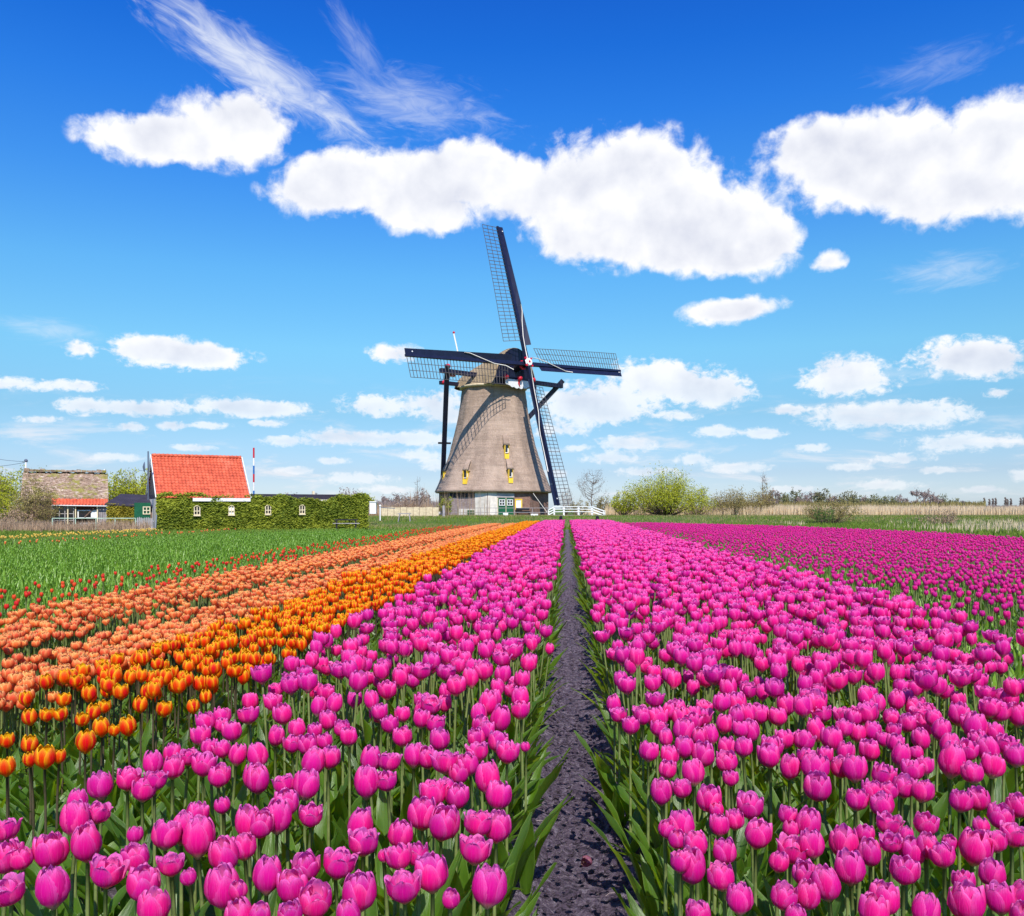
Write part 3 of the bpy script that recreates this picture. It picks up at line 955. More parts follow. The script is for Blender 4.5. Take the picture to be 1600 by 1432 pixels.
for (px, py, wd) in TR_O:
    zc = 0.42 + random.uniform(-.01, .01)
    d = (CAM_Z - zc) * F / (py - HOR)
    real = wd * d / F
    v = random.randrange(3)
    core, pets = orange_flowers[v]
    size = max(0.7, real / (2 * ORANGE_V[v]['Rm']))
    tulip('orange_tulip', gx(px, d), d, zc - ORANGE_V[v]['H'] * size * 0.5, size, core, pets, leafs['orange'], stems['orange'],
          f"{['rounded', 'wide open', 'slim closed'][v]} flame orange tulip in the loose front rows at the left border", 'tulip', 'orange and yellow tulips', 3, 0.1)
D_O = 0.73 * F / (1104 - HOR)
orange_pts = bed_points(-2.16, -1.40, D_O, 47, 105)
orange_pts = orange_pts[np.argsort(orange_pts[:, 1])]
inf = np.where(np.abs(orange_pts[:, 0]) < 0.585 * orange_pts[:, 1])[0]
near_o = inf[:300 - len(TR_O)]
for n_, i in enumerate(near_o):
    x, y, s, _t = orange_pts[i]
    v = random.randrange(3)
    size = random.uniform(0.82, 1.05)
    core, pets = orange_flowers[v] if n_ < 90 else (orange_plain[v], None)
    tulip('orange_tulip', float(x), float(y), 0.42 + random.uniform(-.035, .035) - 0.03 * size, size * 1.12, core, pets, leafs['orange'], stems['orange'],
          f"{['rounded', 'wide open', 'slim closed'][v]} flame orange tulip, yellow edged, in the {'front' if n_ < 90 else 'middle' if n_ < 190 else 'far'} part of the dense orange rows", 'tulip', 'orange and yellow tulips', 3 if n_ < 90 else 2, 0.1)
orange_rest = np.delete(orange_pts, near_o, axis=0)


def small_kind(name, pts, flowers, leaf_set, stem_set, hgt, label, group, sz=(0.85, 1.1), nleaf=2, limit=300):
    pts = pts[np.argsort(pts[:, 1])]
    inf = np.where(np.abs(pts[:, 0]) < 0.585 * pts[:, 1])[0][:limit]
    for n_, i in enumerate(inf):
        x, y = float(pts[i, 0]), float(pts[i, 1])
        top, size = hgt + random.uniform(-.03, .03), random.uniform(*sz)
        look = ('taller ' if top > hgt else 'shorter ') + ('large ' if size > sum(sz) / 2 else 'small ')
        rowz = ('front edge of', 'second band of', 'third band of')[min(2, 3 * n_ // len(inf))]
        tulip(name, x, y, top, size, random.choice(flowers), None, leaf_set, stem_set, look + label.format(rowz), 'tulip', group, nleaf, 0.1)
    return np.delete(pts, inf, axis=0)


sal = np.concatenate([bed_points(-2.80, -2.18, 3.2, 43, 185), bed_points(-3.84, -3.10, 4.0, 42, 175)])
salmon_rest = small_kind('salmon_tulip', sal, salmon_flowers, leafs['small'], stems['pink'], 0.35, 'salmon red tulip in the {} the strips beside the orange rows', 'salmon tulips in two strips', (0.98, 1.24))
mag = bed_points(2.62, 12.2, 3.8, 50, 62)
keep = rng.random(len(mag)) < np.clip(0.22 + (mag[:, 2] - 2.6) * 0.40, 0.22, 1.0)
mag_rest = small_kind('magenta_tulip', mag[keep], mag_flowers, leafs['small'], stems['pink'], 0.34, 'dark magenta tulip in the {} the sparse right bed', 'dark magenta tulips on the right')
redp = np.concatenate([bed_points(-4.6, -3.95, 5, 41, 34), bed_points(-5.6, -4.8, 6, 41, 20)])
red_rest = small_kind('red_tulip', redp, red_flowers, leafs['small'], stems['pink'], 0.33, 'half opened red tulip in the {} the green field', 'red tulips just opening', (0.8, 1.05), 2)

# fallen bud on the path
fb = empty('fallen_tulip_bloom', (gx(922, 2.83), 2.83, 0.015), 0.4, 'pale withered pink tulip head lying on the soil path', 'fallen flower')
mbf = MB()
flower_joined(mbf, SMALL, 77, 4, 6, 2, 0.0)
f_ = link('bloom', mbf.mesh('bloom', petal_mat('petal_faded', (0.34, 0.12, 0.20), (0.45, 0.30, 0.22), (0.5, 0.45, 0.2)), True), fb, (0, 0, 0.012), (R(78), 0, R(-60)))
f_.scale = (0.75, 0.75, 0.75)


# ------------------------------------------------------------------ mass planting (stuff) through geometry nodes
def gn_scatter(name, pts, meshes, scale=(0.85, 1.1), zoff=0.02, tilt=0.08, idx=None, zfun=None):
    """one object of kind stuff: points carrying instances of the given meshes"""
    src = bpy.data.collections.new(name + '_sources')
    for k, me in enumerate(meshes):
        so = bpy.data.objects.new(f'{name}_source_{k:02d}', me)
        src.objects.link(so)
    n = len(pts)
    me = bpy.data.meshes.new(name)
    me.vertices.add(n)
    co = np.zeros((n, 3), np.float32)
    co[:, 0], co[:, 1], co[:, 2] = pts[:, 0], pts[:, 1], zoff
    if zfun is not None:
        co[:, 2] = zfun(pts[:, 0], pts[:, 1]) + zoff
    me.vertices.foreach_set('co', co.ravel())
    a = me.attributes.new('rot', 'FLOAT_VECTOR', 'POINT')
    rot = np.stack([rng.uniform(-tilt, tilt, n), rng.uniform(-tilt, tilt, n), rng.uniform(0, 6.283, n)], -1).astype(np.float32)
    a.data.foreach_set('vector', rot.ravel())
    a = me.attributes.new('scl', 'FLOAT', 'POINT')
    a.data.foreach_set('value', rng.uniform(scale[0], scale[1], n).astype(np.float32))
    a = me.attributes.new('pick', 'INT', 'POINT')
    a.data.foreach_set('value', (idx if idx is not None else rng.integers(0, len(meshes), n)).astype(np.int32))
    o = link(name, me)
    ng = bpy.data.node_groups.new(name + '_nodes', 'GeometryNodeTree')
    ng.interface.new_socket('Geometry', in_out='INPUT', socket_type='NodeSocketGeometry')
    ng.interface.new_socket('Geometry', in_out='OUTPUT', socket_type='NodeSocketGeometry')
    N = ng.nodes
    gi, go = N.new('NodeGroupInput'), N.new('NodeGroupOutput')
    ci_ = N.new('GeometryNodeCollectionInfo')
    ci_.inputs['Collection'].default_value = src
    ci_.inputs['Separate Children'].default_value = True
    ci_.inputs['Reset Children'].default_value = True
    ip = N.new('GeometryNodeInstanceOnPoints')
    ip.inputs['Pick Instance'].default_value = True

    def attr(nm, ty):
        q = N.new('GeometryNodeInputNamedAttribute')
        q.data_type = ty
        q.inputs['Name'].default_value = nm
        return next(s for s in q.outputs if s.enabled and s.name == 'Attribute')
    L = ng.links
    L.new(gi.outputs[0], ip.inputs['Points'])
    L.new(ci_.outputs[0], ip.inputs['Instance'])
    L.new(attr('pick', 'INT'), ip.inputs['Instance Index'])
    er = N.new('FunctionNodeEulerToRotation')
    L.new(attr('rot', 'FLOAT_VECTOR'), er.inputs[0])
    L.new(er.outputs[0], ip.inputs['Rotation'])
    L.new(attr('scl', 'FLOAT'), ip.inputs['Scale'])
    L.new(ip.outputs[0], go.inputs[0])
    md = o.modifiers.new('scatter', 'NODES')
    md.node_group = ng
    return o


def lod_idx(pts, n_hi, n_lo, dist):
    i = rng.integers(0, n_hi, len(pts))
    far = pts[:, 1] > dist
    i[far] = n_hi + rng.integers(0, n_lo, int(far.sum()))
    return i


hi = [joined_tulip('pink_plant', v, M['pink'], M['leaf'], M['stem'], 500 + 7 * i, 4, 6, 4, 3, 0.27, 0.046, STEM_H) for i, v in enumerate(PINK_VARIANTS)]
lo = [joined_tulip('pink_plant', v, M['pink'], M['leaf'], M['stem'], 600 + 7 * i, 3, 4, 2, 2, 0.26, 0.05, STEM_H, 4, 3) for i, v in enumerate(PINK_VARIANTS[:4])]
o = gn_scatter('pink_tulip_mass', pink_rest, hi + lo, (0.90, 1.18), 0.01, 0.12, lod_idx(pink_rest, 8, 4, 12))
tag(o, 'the far rows of pink tulips running towards the windmill on both sides of the path', 'tulips', None, 'stuff')
hi = [joined_tulip('orange_plant', v, M['orange'], M['leaf'], M['stem_dark'], 700 + i, 4, 6, 0, 3, 0.25, 0.038, 0.38) for i, v in enumerate(ORANGE_V)]
lo = [joined_tulip('orange_plant', v, M['orange'], M['leaf'], M['stem_dark'], 720 + i, 3, 4, 0, 2, 0.25, 0.04, 0.38, 4, 3) for i, v in enumerate(ORANGE_V)]
o = gn_scatter('orange_tulip_mass', orange_rest, hi + lo, (0.95, 1.22), 0.01, 0.10, lod_idx(orange_rest, 3, 3, 12))
tag(o, 'the far rows of orange and yellow tulips between the salmon and pink beds', 'tulips', None, 'stuff')
ms = [joined_tulip('salmon_plant', v, M['salmon'], M['leaf'], M['stem'], 740 + i, 3, 4, 1, 2, 0.24, 0.036, 0.33, 4, 3) for i, v in enumerate(SALMON_V)]
o = gn_scatter('salmon_tulip_mass', salmon_rest, ms, (0.98, 1.24), 0.01, 0.07)
tag(o, 'the far strips of salmon tulips beside the green field', 'tulips', None, 'stuff')
ms = [joined_tulip('magenta_plant', v, M['magenta'], M['leaf_green'], M['stem'], 760 + i, 3, 4, 0, 2, 0.25, 0.036, 0.33, 4, 3) for i, v in enumerate(MAG_V)]
o = gn_scatter('magenta_tulip_mass', mag_rest, ms, (0.85, 1.1), 0.01, 0.08)
tag(o, 'the wide field of small dark magenta tulips out to the grass bank', 'tulips', None, 'stuff')
ms = [joined_tulip('red_plant', v, M['red'], M['leaf_green'], M['stem'], 780 + i, 3, 4, 0, 2, 0.24, 0.034, 0.32, 4, 3) for i, v in enumerate(RED_V)]
o = gn_scatter('red_tulip_mass', red_rest, ms, (0.85, 1.1), 0.01, 0.08)
tag(o, 'far red tulips opening along the green field', 'tulips', None, 'stuff')

# leaves without flowers under and between the rows, spilling over the path edges
clumps = []
for k in range(7):
    mb = MB()
    leaves_joined(mb, 4, 0.32, 0.080, 9, 0, 900 + k, (5, 40), 5)
    clumps.append(mb.mesh('leaf_clump', M['leaf'], True))
for k in range(4):
    mb = MB()
    leaves_joined(mb, 3, 0.32, 0.055, 5, 0, 930 + k, (6, 34))
    clumps.append(mb.mesh('leaf_clump', M['leaf'], True))
fp = np.concatenate([bed_points(-1.24, -0.24, 1.15, 12, 42), bed_points(0.28, 2.32, 1.15, 12, 42), bed_points(-1.24, -0.17, 12, 49, 22), bed_points(0.21, 2.32, 12, 49, 18),
                     bed_points(-0.35, -0.235, 1.1, 49, 110), bed_points(0.27, 0.38, 1.1, 49, 110),
                     bed_points(-2.15, -1.40, 1.8, 46, 42), bed_points(-1.40, -1.22, 1.8, 46, 26)])
o = gn_scatter('tulip_foliage', fp, clumps, (0.72, 1.02), 0.0, 0.22, lod_idx(fp, 7, 4, 9))
tag(o, 'broad tulip leaves filling the beds beneath the blooms', 'leaves', None, 'stuff')
gl = []
for k in range(5):
    mb = MB()
    leaves_joined(mb, 3, 0.26, 0.038, 5, 0, 960 + k, (6, 30))
    gl.append(mb.mesh('green_clump', M['leaf_green'], True))
bud = []
for k in range(2):
    mb = MB()
    leaves_joined(mb, 3, 0.26, 0.04, 5, 0, 980 + k, (6, 26))
    mb.tube([(0, 0, 0), (0, 0, 0.27)], 0.004, 4, mi=0)
    mb.ball((0, 0, 0.295), 0.011, 5, 4, 2.0)
    bud.append(mb.mesh('green_bud_plant', M['leaf_green'], True))
fp = np.concatenate([bed_points(-3.03, -2.85, 3.6, 42, 40), bed_points(-3.85, -3.0, 4, 41, 22), bed_points(-2.9, -2.15, 3, 43, 22), bed_points(-5.6, -3.8, 4, 41, 62),
                     bed_points(2.3, 3.6, 3.2, 50, 62), bed_points(3.6, 12.2, 5, 50, 22)])
o = gn_scatter('green_leaf_mass', fp, gl + bud[:1], (0.75, 1.05), 0.0, 0.15)
tag(o, 'fresh green tulip leaves between the salmon, red and magenta rows', 'leaves', None, 'stuff')
fp = np.concatenate([bed_points(-12.0, -5.55, 6, 40, 62), bed_points(-17.0, -12.0, 16, 40, 46)])
o = gn_scatter('green_tulip_field', fp, gl + bud, (0.8, 1.1), 0.0, 0.12)
tag(o, 'field of green tulips still in bud in front of the ivy covered building', 'tulips', None, 'stuff')
ylo = [joined_tulip('yellow_plant', MAG_V[0], M['yellow'], M['leaf_green'], M['stem'], 800, 3, 4, 0, 2, 0.24, 0.04, 0.34, 4, 3)]
oro = [joined_tulip('rust_plant', MAG_V[0], M['salmon'], M['leaf_green'], M['stem'], 801, 3, 4, 0, 2, 0.24, 0.04, 0.32, 4, 3)]
fp = bed_points(-15.3, -14.9, 18, 38, 70)
o = gn_scatter('yellow_tulip_row', fp, ylo, (0.9, 1.15), 0.0)
tag(o, 'thin row of pale yellow tulips in front of the old barn', 'tulips', None, 'stuff')
fp = bed_points(-13.2, -12.8, 17, 37, 22)
o = gn_scatter('rust_tulip_row', fp, oro, (0.9, 1.1), 0.0)
tag(o, 'thin sparse row of rusty orange tulips this side of the yellow row', 'tulips', None, 'stuff')

cl = []
for k in range(4):
    mb = MB()
    rr_ = random.Random(k)
    rws = []
    for i in range(5):
        th_ = math.pi * i / 4
        rws.append([(0.011 * math.sin(th_) * math.cos(2 * math.pi * q / 6) * rr_.uniform(.7, 1.3), 0.008 * math.sin(th_) * math.sin(2 * math.pi * q / 6) * rr_.uniform(.7, 1.3), -0.006 * math.cos(th_) * rr_.uniform(.7, 1.3)) for q in range(6)])
    mb.grid(rws, closed=True)
    cl.append(mb.mesh('clod', M['soil'], False))
for k in range(2):
    mb = MB()
    mb.tube([(-0.02, 0, 0.002), (0, 0.004, 0.006), (0.018, 0, 0.002)], 0.0011, 4)
    cl.append(mb.mesh('straw', simple(f'straw_{k}', (0.36, 0.28, 0.28), 0.7), False))
fp = np.concatenate([bed_points(-0.20, 0.24, 1.8, 5, 520, 0.5), bed_points(-0.20, 0.24, 5, 14, 200, 0.5)])
pk = rng.integers(0, 4, len(fp))
pk[rng.random(len(fp)) < 0.012] = 4
pk[rng.random(len(fp)) < 0.008] = 5
o = gn_scatter('soil_clods', fp, cl, (0.35, 1.5), 0.0, 0.5, pk)
tag(o, 'small clods of earth and bits of straw on the path', 'clods', None, 'stuff')

# ================================================================== WINDMILL
MX, MY, MZ = -1.84, 87.9, 0.50
PHI, TAU, RHO = R(42), R(14), R(-3.4)
mill = empty('windmill', (MX, MY, MZ), 0, 'thatched Dutch windmill with navy sails standing beyond the tulip field', 'windmill')
W = Vector((math.sin(PHI), -math.cos(PHI), 0))          # where the sails face
U = Vector((math.cos(PHI), math.sin(PHI), 0))
FACE0 = 18.0


def octo(theta, rc, soft):
    """corner radius rc, theta measured from the camera side; mixes octagon and circle"""
    a = (math.degrees(theta) - FACE0 + 22.5) % 45.0 - 22.5
    octr = rc * math.cos(R(22.5)) / math.cos(R(a))
    return octr * (1 - soft) + rc * 0.965 * soft


PROF = [(2.30, 5.95), (3.0, 5.62), (4.5, 5.02), (6.0, 4.50), (7.2, 4.16), (9.0, 3.72), (10.6, 3.42), (12.1, 3.24), (12.45, 3.20)]
pz, pr = [p[0] for p in PROF], [p[1] for p in PROF]


def body_r(z):
    return float(np.interp(z, pz, pr))


rows = []
NTH = 96
zz = list(np.linspace(2.30, 12.45, 60))
for z in zz:
    rc = body_r(z)
    row = []
    for k in range(NTH):
        th = 2 * math.pi * k / NTH
        r = octo(th, rc, 0.30) + float(fbm(np.array([th * 9]), np.array([z * 1.6]), 3)[0]) * 0.07
        row.append((r * math.sin(th), -r * math.cos(th), z))
    rows.append(row)
under = [[(5.75 / 5.95 * x, 5.75 / 5.95 * y, 2.16) for x, y, z in rows[0]], [(4.6 / 5.95 * x, 4.6 / 5.95 * y, 2.34) for x, y, z in rows[0]]]
mb = MB()
mb.grid([under[1], under[0]] + rows, closed=True)
mb.build('thatched_body', M['thatch'], mill, smooth=True)


def face_frame(k):
    """outward normal and right hand tangent of face k"""
    a = R(FACE0 + 45 * k)
    return Vector((math.sin(a), -math.cos(a), 0)), Vector((math.cos(a), math.sin(a), 0))


RB = 5.45
AB = RB * math.cos(R(22.5))
HB = RB * math.sin(R(22.5))
for k in range(8):
    n_, t_ = face_frame(k)
    mb = MB()
    p = [n_ * AB + t_ * s for s in (-HB, HB)]
    q = [v - n_ * 0.3 for v in p]
    L2 = 2 * HB
    for (za, zb) in ((-0.35, 2.35),):
        mb.face([(p[0].x, p[0].y, za), (p[1].x, p[1].y, za), (p[1].x, p[1].y, zb), (p[0].x, p[0].y, zb)], [(0, 0), (L2, 0), (L2, 2.7), (0, 2.7)])
        mb.face([(q[1].x, q[1].y, za), (q[0].x, q[0].y, za), (q[0].x, q[0].y, zb), (q[1].x, q[1].y, zb)], [(0, 0), (L2, 0), (L2, 2.7), (0, 2.7)])
    mb.build('brick_wall', M['brick_grey'] if k in (-1, 7) else M['brick'], mill)


def on_face(mb, k, s0, s1, z0, z1, d0, d1, ap=AB, mi=0):
    """box on a face: s along it, z up, d outward"""
    n_, t_ = face_frame(k)
    b = len(mb.v)
    for z in (z0, z1):
        for (s, d) in ((s0, d1), (s1, d1), (s1, d0), (s0, d0)):
            p = n_ * (ap + d) + t_ * s
            mb.v.append((p.x, p.y, z))
    for q in ((3, 2, 1, 0), (4, 5, 6, 7), (0, 1, 5, 4), (1, 2, 6, 5), (2, 3, 7, 6), (3, 0, 4, 7)):
        mb.f.append(tuple(b + i for i in q))
        mb.uv.append([(0, 0), (1, 0), (1, 1), (0, 1)])
        mb.mi.append(mi)
    return mb


# plaster panels, door, windows, bench on the brick base
on_face(MB(), 0, -2.06, -1.15, 0.0, 2.25, 0.002, 0.05).build('plaster_panel', M['pale'], mill)
on_face(MB(), 7, 0.75, 2.06, 0.0, 2.25, 0.002, 0.052).build('plaster_panel', M['pale'], mill)
on_face(MB(), 7, -1.0, 0.74, 0.0, 0.62, 0.002, 0.06).build('plaster_panel', M['pale'], mill)
on_face(MB(), 7, -0.05, 0.72, 0.02, 0.50, 0.061, 0.10).build('cellar_hatch', M['green_paint'], mill)
on_face(MB(), 7, -2.0, 0.74, 1.72, 2.25, 0.002, 0.04).build('eave_shade_strip', M['black'], mill)  # dark strip standing in for the eave's shadow on the bricks
for (a, b_) in ((-1.08, -0.36), (-0.30, 0.42)):
    d = on_face(MB(), 0, a, b_, 0.02, 1.62, 0.02, 0.10).build('door', M['green_paint'], mill)
    c0 = (a + b_) / 2
    on_face(MB(), 0, c0 - 0.24, c0 + 0.24, 0.98, 1.46, 0.102, 0.115).build('door_pane', M['glass'], d)
    mb = MB()
    for s in (-0.25, 0.0, 0.25):
        on_face(mb, 0, c0 + s - 0.03, c0 + s + 0.03, 0.95, 1.49, 0.116, 0.135)
    for z in (0.93, 1.20, 1.46):
        on_face(mb, 0, c0 - 0.28, c0 + 0.28, z, z + 0.05, 0.137, 0.15)
    mb.build('door_muntin', M['white'], d)
on_face(MB(), 0, -1.14, -1.10, 0.0, 1.66, 0.02, 0.13).build('door_post', M['cream'], mill)
on_face(MB(), 0, -0.355, -0.305, 0.0, 1.66, 0.02, 0.13).build('door_post', M['cream'], mill)
on_face(MB(), 0, -1.2, 0.5, 1.68, 2.12, 0.02, 0.09).build('door_lintel', M['concrete'], mill)
wf = MB()
for (a, b_, z0, z1) in ((0.58, 0.68, 0.55, 1.56), (1.18, 1.28, 0.55, 1.56), (0.69, 1.17, 0.55, 0.65), (0.69, 1.17, 1.46, 1.56)):
    on_face(wf, 0, a, b_, z0, z1, 0.01, 0.09)
wf = wf.build('window', M['yellow_paint'], mill)
on_face(MB(), 0, 0.685, 1.175, 0.66, 1.45, 0.01, 0.05).build('window_pane', M['white'], wf)
bn = empty('garden_bench', (0, 0, 0), 0, 'dark wooden bench against the brick foot of the windmill right of the green doors', 'bench')
bn.location = (MX, MY, MZ)
on_face(MB(), 0, 0.6, 1.95, 0.36, 0.42, 0.25, 0.60).build('seat', M['black'], bn)
on_face(MB(), 0, 0.6, 1.95, 0.50, 0.70, 0.22, 0.26).build('backrest', M['black'], bn)
for s in (0.68, 1.82):
    on_face(MB(), 0, s, s + 0.06, 0.0, 0.36, 0.28, 0.56).build('leg', M['black'], bn)


# dormer windows in the thatch
def dormer(k, s, zb, w_=0.44, h_=1.28, pane_side=0.12):
    n_, t_ = face_frame(k)
    fr = empty('dormer_window', (0, 0, 0))
    fr.parent = mill
    ap0 = body_r(zb) * 0.945 - (0.30 if k == 6 else 0.04)
    on_face(MB(), k, s - w_ / 2, s + w_ / 2, zb, zb + h_ * 0.36, -0.35, 0.06, ap0).build('yellow_board', M['yellow_paint'], fr)
    on_face(MB(), k, s - w_ / 2 + 0.04, s + w_ / 2 - 0.04, zb + h_ * 0.361, zb + h_, -0.75, -0.09, ap0).build('pane', M['glass'], fr)
    mb = MB()
    for a in (-w_ / 2, w_ / 2 - 0.03):
        on_face(mb, k, s + a, s + a + (0.06 if a < 0 else 0.03), zb + h_ * 0.363, zb + h_, -0.6, 0.055, ap0)
    mb.build('frame', M['yellow_paint'], fr)
    mb = MB()
    on_face(mb, k, s + pane_side - 0.02, s + pane_side + 0.13, zb + h_ * 0.5, zb + h_ * 0.78, -0.085, -0.06, ap0)
    on_face(mb, k, s - 0.20, s + 0.20, zb + h_ * 0.43, zb + h_ * 0.48, -0.085, -0.055, ap0)
    mb.build('muntin', M['white'], fr)
    # reed hood that runs back into the slope
    mb = MB()
    ap1 = body_r(zb + h_) * 0.94
    fwd = ap0 + 0.10
    rws = []
    for j in range(5):
        v = j / 4
        z = zb + h_ + 0.02 + v * 1.1
        apz = body_r(z) * 0.925
        out = fwd + (apz - fwd) * v + 0.06 * math.sin(math.pi * v)
        row = []
        for i in range(7):
            u = -1 + 2 * i / 6
            sp = s + u * (w_ * 0.74) * (1 - 0.3 * v)
            p = n_ * (out - 0.12 * u * u * (1 - v)) + t_ * sp
            row.append((p.x, p.y, z - 0.05 * u * u * (1 - v)))
        rws.append(row)
    low = [tuple(Vector(p) - n_ * 0.55 + Vector((0, 0, -0.02))) for p in rws[0]]
    mb.grid([low] + rws)
    mb.build('reed_hood', M['thatch'], fr, smooth=True)


dormer(0, -0.02, 5.35)
dormer(0, 0.10, 2.95 + 0.08)
dormer(7, -0.20, 2.95, pane_side=0.12)
dormer(6, -0.3, 3.0)

# eaves ring and cap
mb = MB()
ring = []
for (rr_, z) in ((3.05, 12.40), (3.32, 12.42), (3.38, 12.62), (3.10, 12.70)):
    ring.append([(rr_ * math.sin(a), -rr_ * math.cos(a), z) for a in [2 * math.pi * k / 48 for k in range(48)]])
mb.grid(ring, closed=True)
mb.build('cap_curb', M['hook_wood'], mill, smooth=True)


def capsec(s):
    v = (s + 4.1) / 7.4
    hw = 2.95 * (1 - max(0, (0.28 - v) / 0.28) ** 2.2 * 0.62) * (1 - 0.06 * v)
    hh = 1.05 + 2.55 * min(1.0, (v / 0.92)) ** 0.80
    zb = 12.55 + 0.10 * (1 - v)
    return hw, hh, zb


rows = []
for j in range(26):
    s = -4.1 + 7.4 * j / 25
    hw, hh, zb = capsec(s)
    row = []
    for i in range(33):
        q = -1 + 2 * i / 32
        aa = abs(q)
        z = zb + hh * (1 - aa ** 2.1) ** 0.82
        lat = hw * q * (1.0 + 0.05 * math.sin(math.pi * aa))
        nz_ = float(fbm(np.array([s * 2.2]), np.array([q * 4.0]), 3)[0]) * 0.06
        p = W * s + U * lat
        row.append((p.x, p.y, z + nz_))
    rows.append(row)
back = [tuple(Vector(p) * 0.0 + W * -4.0 + Vector((0, 0, 12.62))) for p in rows[0]]
inner = [[tuple(Vector((p[0] * 0.965, p[1] * 0.965, p[2] - 0.20))) for p in r_] for r_ in (rows[25], rows[24])]
mb = MB()
mb.grid([back] + rows + inner)
mb.build('cap_thatch', M['thatch_cap'], mill, smooth=True)
# floor of the cap
mb = MB()
mb.face([tuple(W * s + U * (u * capsec(s)[0] * 0.97) + Vector((0, 0, 12.60))) for s, u in ((-3.6, -1), (3.25, -1), (3.25, 1), (-3.6, 1))])
mb.build('cap_floor', M['black'], mill)
# front boards of the cap, one vertical weatherboard each
hw, hh, zb = capsec(3.3)
nb = 14
for i in range(nb):
    q0, q1 = -0.98 + 1.96 * i / nb, -0.98 + 1.96 * (i + 1) / nb - 0.012
    mb = MB()
    pts = []
    for q in (q0, q1):
        top = zb + hh * (1 - abs(q) ** 2.1) ** 0.82 - 0.03
        for d_ in (3.22, 3.29 + 0.015 * (i % 2)):
            p = W * d_ + U * (hw * q)
            pts.append(((p.x, p.y, 12.42), (p.x, p.y, top)))
    (a0, a1), (b0, b1), (c0, c1), (d0, d1) = pts
    mb.face([b0, d0, d1, b1])
    mb.face([a0, b0, b1, a1])
    mb.face([d0, c0, c1, d1])
    mb.face([b1, d1, c1, a1])
    mb.build('front_board', M['navy'], mill)
# windshaft, hub
tilt_n = (W * math.cos(TAU) + Vector((0, 0, math.sin(TAU)))).normalized()
V_ = Vector((-math.sin(PHI) * math.sin(TAU), math.cos(PHI) * math.sin(TAU), math.cos(TAU)))
HUB = Vector((1.34 - MX, 84.4 - MY, 14.97 - MZ))
mb = MB()
mb.tube([HUB - tilt_n * 2.6, HUB - tilt_n * 0.2], [0.36, 0.33], 12)
ws = mb.build('windshaft', M['black'], mill, smooth=True)
mb = MB()
mb.tube([HUB - tilt_n * 0.55, HUB - tilt_n * 0.32], [0.46, 0.46], 8)
mb.build('hub_band', M['red_paint'], mill)
mb = MB()
mb.tube([HUB + tilt_n * 0.36, HUB + tilt_n * 0.50], [0.44, 0.36], 8)
hb = mb.build('hub_plate', M['white'], mill)
mb = MB()
mb.tube([HUB + tilt_n * 0.50, HUB + tilt_n * 0.56], [0.13, 0.10], 8)
mb.build('hub_boss', M['red_paint'], hb)
mb = MB()
for k in range(4):
    a = R(45 + 90 * k)
    c_ = HUB + tilt_n * 0.33 + (U * math.cos(a) + V_ * math.sin(a)) * 0.50
    mb.tube([c_, c_ + tilt_n * 0.12], [0.12, 0.12], 6)
mb.build('hub_wedge', M['red_paint'], hb)

